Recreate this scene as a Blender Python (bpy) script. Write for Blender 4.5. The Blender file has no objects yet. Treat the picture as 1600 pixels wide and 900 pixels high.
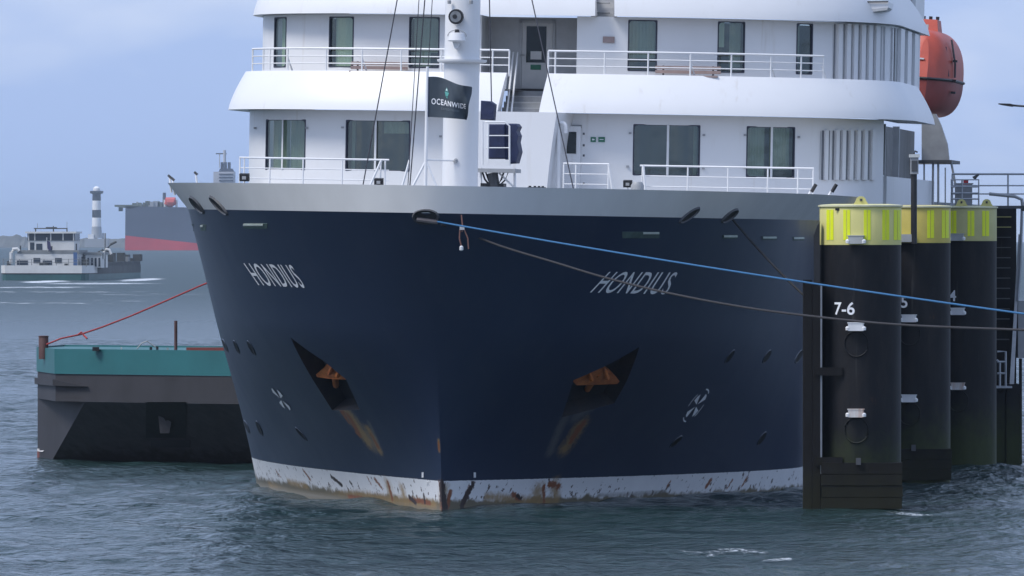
import bpy, bmesh, math, random
import numpy as np
from mathutils import Vector, Matrix
from mathutils.bvhtree import BVHTree

random.seed(7)
R = math.radians
scene = bpy.context.scene
COL = scene.collection
PI = math.pi

# ------------------------------------------------------------------ camera
F = 12400.0          # focal length in pixels of the 1600 px wide photograph
HCAM = 6.8           # eye height above the water (m)
HZ = 372.0           # row of the horizon
PITCH = math.atan((450 - HZ) / F)
cd = bpy.data.cameras.new('camera')
cam = bpy.data.objects.new('camera', cd)
COL.objects.link(cam)
cam.location = (0, 0, HCAM)
cam.rotation_euler = (PI / 2 - PITCH, 0, 0)
cd.sensor_width = 36.0
cd.lens = F * 36.0 / 1600.0
cd.clip_start = 1.0
cd.clip_end = 60000.0
scene.camera = cam

# ------------------------------------------------------------------ world, sun, exposure
SUN_EL, SUN_AZ = R(53), R(241)      # azimuth measured from +Y clockwise: sun stands left of and behind the camera
world = bpy.data.worlds.new('World')
scene.world = world
world.use_nodes = True
wt = world.node_tree
wt.nodes.clear()
wo = wt.nodes.new('ShaderNodeOutputWorld')
bg = wt.nodes.new('ShaderNodeBackground')
bg.inputs['Strength'].default_value = 0.10
sky = wt.nodes.new('ShaderNodeTexSky')
sky.sky_type = 'NISHITA'
sky.sun_disc = False
sky.sun_elevation = SUN_EL
sky.sun_rotation = SUN_AZ
sky.dust_density = 2.0
tc = wt.nodes.new('ShaderNodeTexCoord')
mp = wt.nodes.new('ShaderNodeMapping')
mp.inputs['Scale'].default_value = (1, 1, 2.6)
mp.inputs['Location'].default_value = (0.31, 0.1, 0.02)
nz = wt.nodes.new('ShaderNodeTexNoise')
nz.inputs['Scale'].default_value = 17
nz.inputs['Detail'].default_value = 4
nz.inputs['Roughness'].default_value = 0.5
cr = wt.nodes.new('ShaderNodeValToRGB')
cr.color_ramp.elements[0].position = 0.44
cr.color_ramp.elements[0].color = (4.7, 6.4, 10.5, 1)
cr.color_ramp.elements[1].position = 0.64
cr.color_ramp.elements[1].color = (7.6, 8.8, 11.6, 1)
mx = wt.nodes.new('ShaderNodeMix')
mx.data_type = 'RGBA'
mx.inputs[0].default_value = 0.80
L = wt.links.new
L(tc.outputs['Generated'], mp.inputs['Vector'])
L(mp.outputs['Vector'], nz.inputs['Vector'])
L(nz.outputs['Fac'], cr.inputs['Fac'])
L(sky.outputs['Color'], mx.inputs[6])
L(cr.outputs['Color'], mx.inputs[7])
L(mx.outputs[2], bg.inputs['Color'])
L(bg.outputs['Background'], wo.inputs['Surface'])

sd = bpy.data.lights.new('sun', 'SUN')
sun = bpy.data.objects.new('sun', sd)
COL.objects.link(sun)
sd.energy = 2.75
sd.angle = R(22)
sd.color = (1.0, 0.965, 0.92)
to_sun = Vector((math.sin(SUN_AZ) * math.cos(SUN_EL), math.cos(SUN_AZ) * math.cos(SUN_EL), math.sin(SUN_EL)))
sun.rotation_euler = (-to_sun).to_track_quat('-Z', 'Y').to_euler()
sun.location = (-40, 60, 80)

scene.view_settings.view_transform = 'Standard'
scene.view_settings.look = 'None'
scene.view_settings.exposure = 0.0
scene.view_settings.gamma = 1.0
scene.view_settings.use_curve_mapping = False
scene.cycles.max_bounces = 4
scene.cycles.diffuse_bounces = 2
scene.cycles.use_denoising = True

# ------------------------------------------------------------------ pixel <-> space
FW = Vector((0, math.cos(PITCH), -math.sin(PITCH)))
UPV = Vector((0, math.sin(PITCH), math.cos(PITCH)))
CAM = Vector((0, 0, HCAM))


def ray(px, py):
    return (FW + Vector((1, 0, 0)) * ((px - 800) / F) + UPV * (-(py - 450) / F)).normalized()


def at(px, py, Y):
    d = ray(px, py)
    return CAM + d * (Y / d.y)


def on_water(px, py):
    d = ray(px, py)
    return CAM + d * (-HCAM / d.z)


def project(p):
    v = p - CAM
    w = v.dot(FW)
    return 800 + F * v.x / w, 450 - F * v.dot(UPV) / w


# ------------------------------------------------------------------ materials
MATS = {}


def mat(name, col, rough=0.5, metal=0.0, var=0.12, scale=3.0, bump=0.0, bscale=20.0, stretch=(1, 1, 1), spec=0.5, col2=None, coat=0.0):
    if name in MATS:
        return MATS[name]
    m = bpy.data.materials.new(name)
    m.use_nodes = True
    nt = m.node_tree
    b = nt.nodes['Principled BSDF']
    t = nt.nodes.new('ShaderNodeTexCoord')
    mpn = nt.nodes.new('ShaderNodeMapping')
    mpn.inputs['Scale'].default_value = stretch
    n = nt.nodes.new('ShaderNodeTexNoise')
    n.inputs['Scale'].default_value = scale
    n.inputs['Detail'].default_value = 5
    n.inputs['Roughness'].default_value = 0.6
    nt.links.new(t.outputs['Object'], mpn.inputs['Vector'])
    nt.links.new(mpn.outputs['Vector'], n.inputs['Vector'])
    r = nt.nodes.new('ShaderNodeValToRGB')
    r.color_ramp.elements[0].position = 0.3
    r.color_ramp.elements[1].position = 0.7
    c2 = col2 if col2 else tuple(min(1, c * (1 + var)) for c in col)
    c1 = tuple(c * (1 - var) for c in col)
    r.color_ramp.elements[0].color = (*c1, 1)
    r.color_ramp.elements[1].color = (*c2, 1)
    nt.links.new(n.outputs['Fac'], r.inputs['Fac'])
    nt.links.new(r.outputs['Color'], b.inputs['Base Color'])
    b.inputs['Roughness'].default_value = rough
    b.inputs['Metallic'].default_value = metal
    b.inputs['Specular IOR Level'].default_value = spec
    b.inputs['Coat Weight'].default_value = coat
    if bump > 0:
        n2 = nt.nodes.new('ShaderNodeTexNoise')
        n2.inputs['Scale'].default_value = bscale
        n2.inputs['Detail'].default_value = 4
        bp = nt.nodes.new('ShaderNodeBump')
        bp.inputs['Strength'].default_value = bump
        bp.inputs['Distance'].default_value = 0.05
        nt.links.new(mpn.outputs['Vector'], n2.inputs['Vector'])
        nt.links.new(n2.outputs['Fac'], bp.inputs['Height'])
        nt.links.new(bp.outputs['Normal'], b.inputs['Normal'])
    MATS[name] = m
    return m


RAILW = mat('white rail paint', (0.80, 0.80, 0.80), 0.4, var=0.05)
OFFW = mat('door paint', (0.62, 0.62, 0.61), 0.45, var=0.05)
DECKG = mat('deck paint', (0.26, 0.27, 0.28), 0.7, var=0.15)
GREYB = mat('bulwark grey paint', (0.70, 0.70, 0.69), 0.8, spec=0.2, var=0.06, scale=0.8, stretch=(1, 1, 0.35), bump=0.06, bscale=1.2)
SLOT = mat('slot grey', (0.16, 0.17, 0.19), 0.6, var=0.1)
RIB = mat('rib paint', (0.52, 0.525, 0.53), 0.5, var=0.06, stretch=(1, 1, 0.3))
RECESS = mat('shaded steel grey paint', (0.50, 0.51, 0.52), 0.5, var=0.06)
def glass(name, tint, refl):
    m = bpy.data.materials.new(name)
    m.use_nodes = True
    nt = m.node_tree
    nt.nodes.clear()
    out = nt.nodes.new('ShaderNodeOutputMaterial')
    tr = nt.nodes.new('ShaderNodeBsdfTransparent')
    tr.inputs['Color'].default_value = (*tint, 1)
    gl = nt.nodes.new('ShaderNodeBsdfGlossy')
    gl.inputs['Roughness'].default_value = 0.05
    gl.inputs['Color'].default_value = (0.8, 0.9, 0.86, 1)
    tcn = nt.nodes.new('ShaderNodeTexCoord')
    nn = nt.nodes.new('ShaderNodeTexNoise')
    nn.inputs['Scale'].default_value = 1.1
    bp = nt.nodes.new('ShaderNodeBump')
    bp.inputs['Strength'].default_value = 0.12
    bp.inputs['Distance'].default_value = 0.05
    nt.links.new(tcn.outputs['Object'], nn.inputs['Vector'])
    nt.links.new(nn.outputs['Fac'], bp.inputs['Height'])
    nt.links.new(bp.outputs['Normal'], gl.inputs['Normal'])
    mxs = nt.nodes.new('ShaderNodeMixShader')
    mxs.inputs[0].default_value = refl
    nt.links.new(tr.outputs[0], mxs.inputs[1])
    nt.links.new(gl.outputs[0], mxs.inputs[2])
    nt.links.new(mxs.outputs[0], out.inputs['Surface'])
    return m


GLASSC = glass('green tinted glass', (0.78, 0.87, 0.80), 0.14)
GLASSD = mat('dark glass', (0.012, 0.021, 0.022), 0.06, var=0.4, scale=1.1, spec=0.4)
CURTAIN = mat('pale curtain', (0.52, 0.58, 0.46), 0.9, var=0.06, scale=6, stretch=(3, 3, 0.2))
CURTAING = mat('olive curtain', (0.24, 0.27, 0.23), 0.9, var=0.10, scale=6, stretch=(3, 3, 0.2))
CABIN = mat('dim cabin', (0.10, 0.11, 0.11), 0.9, var=0.3, scale=0.6)
REVEAL_SHADE = mat('window reveal shade', (0.03, 0.035, 0.06), 0.5)  # dark navy frame colour stands in for the shadow in the reveal
BLACK = mat('black steel', (0.018, 0.018, 0.02), 0.5, var=0.3)
RUBBER = mat('dark rubber', (0.025, 0.025, 0.027), 0.75, var=0.3)
WIRE = mat('stay wire', (0.06, 0.06, 0.07), 0.5, metal=0.3)
NAVYT = mat('navy tarpaulin', (0.018, 0.026, 0.075), 0.6, var=0.3, bump=0.4, bscale=6)
ORANGE = mat('lifeboat orange', (0.50, 0.080, 0.045), 0.5, var=0.12, scale=1.5, bump=0.05)
ORANGED = mat('lifeboat darker hull', (0.30, 0.06, 0.05), 0.55, var=0.15, scale=1.5)  # darker red for the lower hull than for the canopy
ANCHOR = mat('rusty orange anchor', (0.50, 0.13, 0.03), 0.75, var=0.35, scale=4, col2=(0.62, 0.20, 0.05))
LETTER = mat('white lettering', (0.82, 0.83, 0.85), 0.5, var=0.08)
SLOTGREEN = mat('scupper green', (0.07, 0.11, 0.10), 0.6, var=0.3)
SLOTWHITE = mat('scupper lip', (0.55, 0.60, 0.55), 0.5, var=0.15)
WOODB = mat('bench wood', (0.36, 0.27, 0.25), 0.7, var=0.2)
SIGNG = mat('green sign', (0.02, 0.16, 0.09), 0.5)
GREYM = mat('grey metal', (0.33, 0.34, 0.35), 0.5, var=0.12)
GALV = mat('galvanised steel', (0.42, 0.44, 0.47), 0.45, metal=0.25, var=0.12)
DARKG = mat('dark grey steel', (0.07, 0.073, 0.08), 0.55, var=0.2)


def node_mix(nt, fac, a, b):
    m = nt.nodes.new('ShaderNodeMix')
    m.data_type = 'RGBA'
    for i, v in ((0, fac), (6, a), (7, b)):
        if hasattr(v, 'is_output'):
            nt.links.new(v, m.inputs[i])
        else:
            m.inputs[i].default_value = v
    return m.outputs[2]


def node_math(nt, op, a, b=None, clamp=False):
    m = nt.nodes.new('ShaderNodeMath')
    m.operation = op
    m.use_clamp = clamp
    for i, v in ((0, a), (1, b)):
        if v is None:
            continue
        if hasattr(v, 'is_output'):
            nt.links.new(v, m.inputs[i])
        else:
            m.inputs[i].default_value = v
    return m.outputs[0]


def node_noise(nt, vec, scale, detail=4, rough=0.55):
    n = nt.nodes.new('ShaderNodeTexNoise')
    n.inputs['Scale'].default_value = scale
    n.inputs['Detail'].default_value = detail
    n.inputs['Roughness'].default_value = rough
    nt.links.new(vec, n.inputs['Vector'])
    return n.outputs['Fac']


def node_map(nt, vec, scale, rot=(0, 0, 0)):
    m = nt.nodes.new('ShaderNodeMapping')
    m.inputs['Scale'].default_value = scale
    m.inputs['Rotation'].default_value = rot
    nt.links.new(vec, m.inputs['Vector'])
    return m.outputs['Vector']


def node_range(nt, v, a, b):
    m = nt.nodes.new('ShaderNodeMapRange')
    m.interpolation_type = 'SMOOTHSTEP'
    nt.links.new(v, m.inputs[0])
    m.inputs[1].default_value = a
    m.inputs[2].default_value = b
    return m.outputs[0]


def white_paint():
    m = bpy.data.materials.new('white ship paint')
    m.use_nodes = True
    nt = m.node_tree
    b = nt.nodes['Principled BSDF']
    t = nt.nodes.new('ShaderNodeTexCoord').outputs['Object']
    base = node_mix(nt, node_noise(nt, t, 0.7, 4), (0.76, 0.76, 0.765, 1), (0.82, 0.82, 0.825, 1))
    streak = node_noise(nt, node_map(nt, t, (1, 1, 0.06)), 4.5, 4, 0.6)
    where = node_noise(nt, node_map(nt, t, (1, 1, 0.5)), 0.9, 2)
    k = node_math(nt, 'MULTIPLY', node_range(nt, streak, 0.56, 0.74), node_range(nt, where, 0.45, 0.65))
    base = node_mix(nt, node_math(nt, 'MULTIPLY', k, 0.35), base, (0.52, 0.46, 0.38, 1))
    nt.links.new(base, b.inputs['Base Color'])
    b.inputs['Roughness'].default_value = 0.36
    bp = nt.nodes.new('ShaderNodeBump')
    bp.inputs['Strength'].default_value = 0.10
    bp.inputs['Distance'].default_value = 0.05
    nt.links.new(node_noise(nt, t, 1.3, 1), bp.inputs['Height'])
    nt.links.new(bp.outputs['Normal'], b.inputs['Normal'])
    return m


WHITE = white_paint()


def hull_material():
    m = bpy.data.materials.new('navy hull paint')
    m.use_nodes = True
    nt = m.node_tree
    b = nt.nodes['Principled BSDF']
    t = nt.nodes.new('ShaderNodeTexCoord').outputs['Object']
    sep = nt.nodes.new('ShaderNodeSeparateXYZ')
    nt.links.new(t, sep.inputs[0])
    z = sep.outputs['Z']
    big = node_noise(nt, node_map(nt, t, (0.5, 0.5, 0.16)), 1.0, 4)
    fine = node_noise(nt, node_map(nt, t, (0.8, 0.8, 0.07)), 1.6, 3)
    navy = node_mix(nt, big, (0.011, 0.022, 0.055, 1), (0.019, 0.034, 0.074, 1))
    navy = node_mix(nt, node_range(nt, fine, 0.45, 0.85), navy, (0.024, 0.037, 0.072, 1))
    # boot-top: white, worn, with a brown scum line at the water
    ragged = node_math(nt, 'MULTIPLY', node_math(nt, 'SUBTRACT', node_noise(nt, t, 9, 3), 0.5), 0.03)
    wz = node_math(nt, 'ADD', z, ragged)
    isw = node_math(nt, 'LESS_THAN', wz, 0.68)
    white = node_mix(nt, node_noise(nt, t, 2.2, 5), (0.74, 0.75, 0.77, 1), (0.86, 0.87, 0.88, 1))
    chip = node_noise(nt, node_map(nt, t, (2.4, 2.4, 1.5), (0.5, 0.4, 0)), 2.6, 5, 0.6)
    zone = node_math(nt, 'MULTIPLY', node_range(nt, z, 0.62, 0.18), 0.055)
    white = node_mix(nt, node_range(nt, node_math(nt, 'ADD', chip, zone), 0.640, 0.662), white, (0.10, 0.075, 0.07, 1))
    scum = node_range(nt, node_math(nt, 'ADD', z, node_math(nt, 'MULTIPLY', node_noise(nt, node_map(nt, t, (1.2, 1.2, 1.2)), 2.5, 5), -0.42)), 0.02, -0.10)
    white = node_mix(nt, scum, white, (0.16, 0.135, 0.085, 1))
    col = node_mix(nt, isw, navy, white)

    def attr(n):
        a = nt.nodes.new('ShaderNodeAttribute')
        a.attribute_name = n
        return a.outputs['Fac']
    nn = node_math(nt, 'MULTIPLY', node_math(nt, 'ADD', node_noise(nt, node_map(nt, t, (1, 1, 0.22)), 5.0, 6, 0.7), node_noise(nt, t, 11.0, 5, 0.65)), 0.5)

    def mask(n, lo=0.62, hi=0.95, k=0.9):
        v = node_math(nt, 'ADD', attr(n), node_math(nt, 'MULTIPLY', node_math(nt, 'SUBTRACT', nn, 0.5), k))
        return node_math(nt, 'MULTIPLY', node_range(nt, v, lo, hi), node_range(nt, attr(n), 0.0, 0.25))
    col = node_mix(nt, node_math(nt, 'MULTIPLY', mask('pale', 0.1, 0.95, 1.4), 0.6), col, (0.17, 0.165, 0.15, 1))
    col = node_mix(nt, node_math(nt, 'MULTIPLY', mask('wash', 0.05, 1.05, 2.0), 0.9), col, (0.33, 0.215, 0.085, 1))
    col = node_mix(nt, mask('rust', 0.38, 0.75, 1.9), col, (0.24, 0.080, 0.03, 1))
    col = node_mix(nt, mask('scrape', 0.42, 0.62, 1.8), col, (0.045, 0.028, 0.025, 1))
    nt.links.new(col, b.inputs['Base Color'])
    b.inputs['Roughness'].default_value = 0.42
    rr = node_math(nt, 'ADD', node_math(nt, 'MULTIPLY', big, 0.12), 0.30)
    b.inputs['Specular IOR Level'].default_value = 0.65
    nt.links.new(rr, b.inputs['Roughness'])
    bp = nt.nodes.new('ShaderNodeBump')
    bp.inputs['Strength'].default_value = 0.16
    bp.inputs['Distance'].default_value = 0.05
    def seam(v, period, w):
        f = node_math(nt, 'PINGPONG', v, period / 2)
        return node_range(nt, f, w, 0.0)
    sm_ = node_math(nt, 'MAXIMUM', seam(z, 1.85, 0.022), seam(sep.outputs['Y'], 3.1, 0.022))
    hb = node_math(nt, 'ADD', node_noise(nt, node_map(nt, t, (0.9, 0.9, 0.35)), 1.0, 1), node_math(nt, 'MULTIPLY', sm_, 0.10))
    nt.links.new(hb, bp.inputs['Height'])
    nt.links.new(bp.outputs['Normal'], b.inputs['Normal'])
    return m


HULLM = hull_material()
POCKET = mat('anchor pocket paint', (0.010, 0.016, 0.030), 0.6, var=0.3, scale=2.5, col2=(0.030, 0.026, 0.026))


def zmat(name, base, low, z0, z1, rough=0.6, var=0.2, base2=None, spec=0.35):
    """paint with weed and slime growing up from the water"""
    m = bpy.data.materials.new(name)
    m.use_nodes = True
    nt = m.node_tree
    b = nt.nodes['Principled BSDF']
    g = nt.nodes.new('ShaderNodeNewGeometry').outputs['Position']
    sep = nt.nodes.new('ShaderNodeSeparateXYZ')
    nt.links.new(g, sep.inputs[0])
    n1 = node_noise(nt, node_map(nt, g, (1.5, 1.5, 0.35)), 1.6, 6, 0.65)
    n2 = node_noise(nt, g, 3.0, 5)
    b2 = base2 or tuple(c * (1 + 2 * var) for c in base)
    c = node_mix(nt, node_range(nt, n1, 0.35, 0.7), (*base, 1), (*b2, 1))
    n3 = node_noise(nt, node_map(nt, g, (1, 1, 0.07)), 5.0, 4, 0.6)
    c = node_mix(nt, node_math(nt, 'MULTIPLY', node_range(nt, n3, 0.62, 0.80), 0.55), c, (0.085, 0.082, 0.078, 1))
    n4 = node_noise(nt, node_map(nt, g, (1, 1, 0.4)), 2.1, 5, 0.7)
    c = node_mix(nt, node_math(nt, 'MULTIPLY', node_range(nt, n4, 0.63, 0.72), 0.6), c, (0.050, 0.026, 0.016, 1))
    zz = node_math(nt, 'ADD', sep.outputs['Z'], node_math(nt, 'MULTIPLY', node_math(nt, 'SUBTRACT', n2, 0.5), 1.6))
    c = node_mix(nt, node_range(nt, zz, z1, z0), c, node_mix(nt, n1, (*low, 1), (*(x * 1.8 for x in low), 1)))
    nt.links.new(c, b.inputs['Base Color'])
    b.inputs['Roughness'].default_value = rough
    b.inputs['Specular IOR Level'].default_value = spec
    bp = nt.nodes.new('ShaderNodeBump')
    bp.inputs['Strength'].default_value = 0.3
    bp.inputs['Distance'].default_value = 0.04
    nt.links.new(n2, bp.inputs['Height'])
    nt.links.new(bp.outputs['Normal'], b.inputs['Normal'])
    MATS[name] = m
    return m


PILE = zmat('tarred pile coating', (0.006, 0.007, 0.010), (0.022, 0.030, 0.008), 0.4, 2.3, rough=0.55, base2=(0.016, 0.015, 0.016), spec=0.22)
TIMBER = zmat('wet fender timber', (0.011, 0.0105, 0.011), (0.015, 0.015, 0.009), 0.1, 1.6, rough=0.8, spec=0.15)
YELLOW = mat('pale yellow paint', (0.64, 0.595, 0.22), 0.55, var=0.10, scale=3.0, stretch=(1, 1, 0.15))
YELLOWO = mat('old yellow paint', (0.52, 0.43, 0.09), 0.5, var=0.10, scale=1.5)
YELLOWD = mat('faded yellow paint', (0.48, 0.45, 0.19), 0.55, var=0.10, scale=1.5)
FLUO = mat('fluorescent yellow film', (0.80, 0.88, 0.02), 0.4, var=0.03)

# ------------------------------------------------------------------ mesh builder


class MB:
    def __init__(self):
        self.v, self.f = [], []

    def add(self, vs, fs):
        o = len(self.v)
        self.v += [tuple(p) for p in vs]
        self.f += [tuple(i + o for i in q) for q in fs]
        return self

    def box(self, c, s, rot=None):
        c = Vector(c)
        vs = []
        for z in (-1, 1):
            for x, y in ((-1, -1), (1, -1), (1, 1), (-1, 1)):
                p = Vector((x * s[0] / 2, y * s[1] / 2, z * s[2] / 2))
                if rot is not None:
                    p = rot @ p
                vs.append(c + p)
        return self.add(vs, [(3, 2, 1, 0), (4, 5, 6, 7), (0, 1, 5, 4), (1, 2, 6, 5), (2, 3, 7, 6), (3, 0, 4, 7)])

    def ab(self, a, b):
        a, b = Vector(a), Vector(b)
        return self.box((a + b) / 2, (abs(b.x - a.x), abs(b.y - a.y), abs(b.z - a.z)))

    def tube(self, pts, r, n=8, caps=True):
        pts = [Vector(p) for p in pts]
        rs = r if isinstance(r, (list, tuple)) else [r] * len(pts)
        vs, fs = [], []
        for i, p in enumerate(pts):
            d = (pts[min(i + 1, len(pts) - 1)] - pts[max(i - 1, 0)]).normalized()
            ref = Vector((0, 0, 1)) if abs(d.z) < 0.9 else Vector((1, 0, 0))
            a = d.cross(ref).normalized()
            b = d.cross(a)
            for k in range(n):
                t = 2 * PI * k / n
                vs.append(p + (a * math.cos(t) + b * math.sin(t)) * rs[i])
        for i in range(len(pts) - 1):
            for k in range(n):
                fs.append((i * n + k, i * n + (k + 1) % n, (i + 1) * n + (k + 1) % n, (i + 1) * n + k))
        if caps:
            fs.append(tuple(range(n - 1, -1, -1)))
            o = (len(pts) - 1) * n
            fs.append(tuple(o + k for k in range(n)))
        return self.add(vs, fs)

    def lathe(self, c, prof, n=24, caps=True):
        """prof: list of (radius, z)"""
        c = Vector(c)
        vs, fs = [], []
        for r, z in prof:
            for k in range(n):
                t = 2 * PI * k / n
                vs.append(c + Vector((r * math.cos(t), r * math.sin(t), z)))
        for i in range(len(prof) - 1):
            for k in range(n):
                fs.append((i * n + k, i * n + (k + 1) % n, (i + 1) * n + (k + 1) % n, (i + 1) * n + k))
        if caps:
            fs.append(tuple(range(n - 1, -1, -1)))
            o = (len(prof) - 1) * n
            fs.append(tuple(o + k for k in range(n)))
        return self.add(vs, fs)

    def prism(self, poly, off):
        """closed polygon (3-D points) pushed along off"""
        poly = [Vector(p) for p in poly]
        off = Vector(off)
        n = len(poly)
        vs = poly + [p + off for p in poly]
        fs = [tuple(range(n)), tuple(range(2 * n - 1, n - 1, -1))]
        fs += [(i, i + n, (i + 1) % n + n, (i + 1) % n) for i in range(n)]
        return self.add(vs, fs)

    def grid(self, rows):
        """rows: list of equal-length point lists"""
        w = len(rows[0])
        vs = [p for r in rows for p in r]
        fs = []
        for i in range(len(rows) - 1):
            for k in range(w - 1):
                fs.append((i * w + k, i * w + k + 1, (i + 1) * w + k + 1, (i + 1) * w + k))
        return self.add(vs, fs)

    def build(self, name, m, parent=None, smooth=False, fix=True, sharp=35, **kw):
        me = bpy.data.meshes.new(name)
        me.from_pydata(self.v, [], self.f)
        if fix:
            bm = bmesh.new()
            bm.from_mesh(me)
            bmesh.ops.recalc_face_normals(bm, faces=bm.faces)
            bm.to_mesh(me)
            bm.free()
        if smooth:
            me.polygons.foreach_set('use_smooth', [True] * len(me.polygons))
            me.set_sharp_from_angle(angle=R(sharp))
        me.materials.append(m)
        o = bpy.data.objects.new(name, me)
        COL.objects.link(o)
        o.parent = parent
        tag(o, **kw)
        return o


def tag(o, label=None, cat=None, group=None, kind=None):
    if label:
        o['label'] = label
    if cat:
        o['category'] = cat
    if group:
        o['group'] = group
    if kind:
        o['kind'] = kind
    return o


def empty(name, loc, rot=(0, 0, 0), **kw):
    o = bpy.data.objects.new(name, None)
    COL.objects.link(o)
    o.location = loc
    o.rotation_euler = rot
    tag(o, **kw)
    return o


def text_mesh(body, bold=0.0, spacing=1.0):
    """(verts in a unit box: x 0..1, y 0..1 ; faces ; aspect)"""
    cu = bpy.data.curves.new('t', 'FONT')
    cu.body = body
    cu.offset = bold
    cu.space_character = spacing
    cu.resolution_u = 4
    ob = bpy.data.objects.new('t', cu)
    COL.objects.link(ob)
    dg = bpy.context.evaluated_depsgraph_get()
    me = bpy.data.meshes.new_from_object(ob.evaluated_get(dg))
    vs = [tuple(v.co) for v in me.vertices]
    fs = [tuple(p.vertices) for p in me.polygons]
    bpy.data.objects.remove(ob)
    bpy.data.meshes.remove(me)
    x0 = min(v[0] for v in vs)
    x1 = max(v[0] for v in vs)
    y0 = min(v[1] for v in vs)
    y1 = max(v[1] for v in vs)
    return [((v[0] - x0) / (x1 - x0), (v[1] - y0) / (y1 - y0)) for v in vs], fs, (x1 - x0) / (y1 - y0)


def sag(a, b, drop, n=40):
    a, b = Vector(a), Vector(b)
    return [a.lerp(b, i / n) + Vector((0, 0, -4 * drop * (i / n) * (1 - i / n))) for i in range(n + 1)]


# ------------------------------------------------------------------ the water: one sheet to the horizon
def make_water():
    def axis(lo, hi, step, far, growth, mid=None):
        a = list(np.arange(lo, hi + 1e-6, step))
        up, s = [], step
        x = a[-1]
        while x < far:
            s = min(s * growth, 900)
            x += s
            up.append(x)
        return a, up
    dx = 0.18
    core = list(np.arange(-32, 32.01, dx))
    side, s, x = [], dx, 32.0
    while x < 13000:
        s = s * 1.25 if (s < 1.4 or x > 100) else s
        s = min(s, 900)
        x += s
        side.append(x)
    xs = np.array([-v for v in reversed(side)] + core + side)
    ys = list(np.arange(140, 300, 0.27)) + list(np.arange(300, 560, 0.6))
    s, y = 0.6, ys[-1]
    while y < 13000:
        s = min(s * 1.03, 6 if y < 1700 else 700)
        y += s
        ys.append(y)
    back, s, y = [], 0.24, 140.0
    while y > -3000:
        s = min(s * 1.3, 500)
        y -= s
        back.append(y)
    ys = np.array(list(reversed(back)) + ys)
    X, Y = np.meshgrid(xs, ys)
    rng = np.random.default_rng(5)
    Z = np.zeros_like(X)
    for i in range(70):
        lam = 0.55 * (9.0 / 0.55) ** (rng.random() ** 1.25)
        k = 2 * PI / lam
        th = rng.normal(R(25), R(48))
        slope = 0.027 * (1.0 if lam < 3 else 0.85)
        amp = slope / k
        Z += amp * np.sin(k * (X * math.cos(th) + Y * math.sin(th)) + rng.random() * 2 * PI)
    patch = 0.75 + 0.35 * np.sin(X * 0.11 + 1.0) * np.sin(Y * 0.06 + X * 0.03)
    fx = np.clip((38 - np.abs(X)) / 6, 0, 1)
    fy = np.clip((580 - Y) / 120, 0, 1) * np.clip((Y - 134) / 6, 0, 1)
    calm = 1 - 0.25 * np.exp(-(((X - 0) / 9.0) ** 2 + ((Y - 189) / 10.0) ** 2))     # lee of the bow
    Z *= patch * fx * fy * calm
    foam = np.zeros_like(X)

    def blob(px, py, rx, ry, amt):
        c = on_water(px, py)
        np.maximum(foam, amt * np.clip(1.25 - ((X - c.x) / rx) ** 2 - ((Y - c.y) / ry) ** 2, 0, 1), out=foam)
    blob(1150, 862, 0.95, 2.0, 0.95)
    blob(1100, 866, 0.8, 1.5, 0.85)
    blob(1210, 872, 0.5, 1.2, 0.7)
    for px, py in ((1340, 806), (1290, 812), (1420, 800)):
        blob(px, py, 0.7, 1.3, 0.5)
    # wash around the inland vessel and its wake
    for px, py, rx, ry, a in ((72, 440, 4.0, 16, 1.25), (221, 437, 3.6, 22, 1.25), (150, 443, 11, 10, 1.0), (60, 449, 10, 9, 0.9),
                              (90, 456, 16, 9, 0.62), (230, 460, 12, 8, 0.55), (40, 474, 12, 8, 0.6), (120, 470, 10, 8, 0.5), (200, 470, 9, 6, 0.5)):
        blob(px, py, rx, ry * 2.6, a)
    for px, py in ((215, 391), (250, 391), (285, 391)):
        blob(px, py, 22, 130, 0.8)
    h, w = X.shape
    v = np.stack([X, Y, Z], -1).reshape(-1, 3)
    idx = np.arange(h * w).reshape(h, w)
    f = np.stack([idx[:-1, :-1], idx[:-1, 1:], idx[1:, 1:], idx[1:, :-1]], -1).reshape(-1, 4)
    me = bpy.data.meshes.new('water')
    me.vertices.add(len(v))
    me.vertices.foreach_set('co', v.ravel())
    me.loops.add(f.size)
    me.loops.foreach_set('vertex_index', f.ravel().astype(np.int32))
    me.polygons.add(len(f))
    me.polygons.foreach_set('loop_start', np.arange(0, f.size, 4, dtype=np.int32))
    me.polygons.foreach_set('use_smooth', np.ones(len(f), bool))
    me.update(calc_edges=True)
    at_ = me.attributes.new('foam', 'FLOAT', 'POINT')
    at_.data.foreach_set('value', foam.ravel().astype(np.float32))
    m = bpy.data.materials.new('harbour water')
    m.use_nodes = True
    nt = m.node_tree
    b = nt.nodes['Principled BSDF']
    t = nt.nodes.new('ShaderNodeTexCoord').outputs['Object']
    a = nt.nodes.new('ShaderNodeAttribute')
    a.attribute_name = 'foam'
    fn = node_noise(nt, node_map(nt, t, (1.0, 0.45, 1)), 6.0, 6, 0.75)
    fn2 = node_noise(nt, node_map(nt, t, (1.0, 0.25, 1)), 0.35, 3, 0.6)
    fm = node_math(nt, 'ADD', a.outputs['Fac'], node_math(nt, 'MULTIPLY', node_math(nt, 'SUBTRACT', node_math(nt, 'MULTIPLY', node_math(nt, 'ADD', fn, fn2), 0.5), 0.5), 4.0))
    fmask = node_math(nt, 'MULTIPLY', node_range(nt, fm, 0.55, 1.25), node_range(nt, a.outputs['Fac'], 0.05, 0.3))
    body = node_mix(nt, node_noise(nt, t, 0.05, 3), (0.012, 0.032, 0.032, 1), (0.020, 0.044, 0.044, 1))
    nt.links.new(node_mix(nt, fmask, body, (0.66, 0.70, 0.74, 1)), b.inputs['Base Color'])
    spw = nt.nodes.new('ShaderNodeSeparateXYZ')
    nt.links.new(t, spw.inputs[0])
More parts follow.
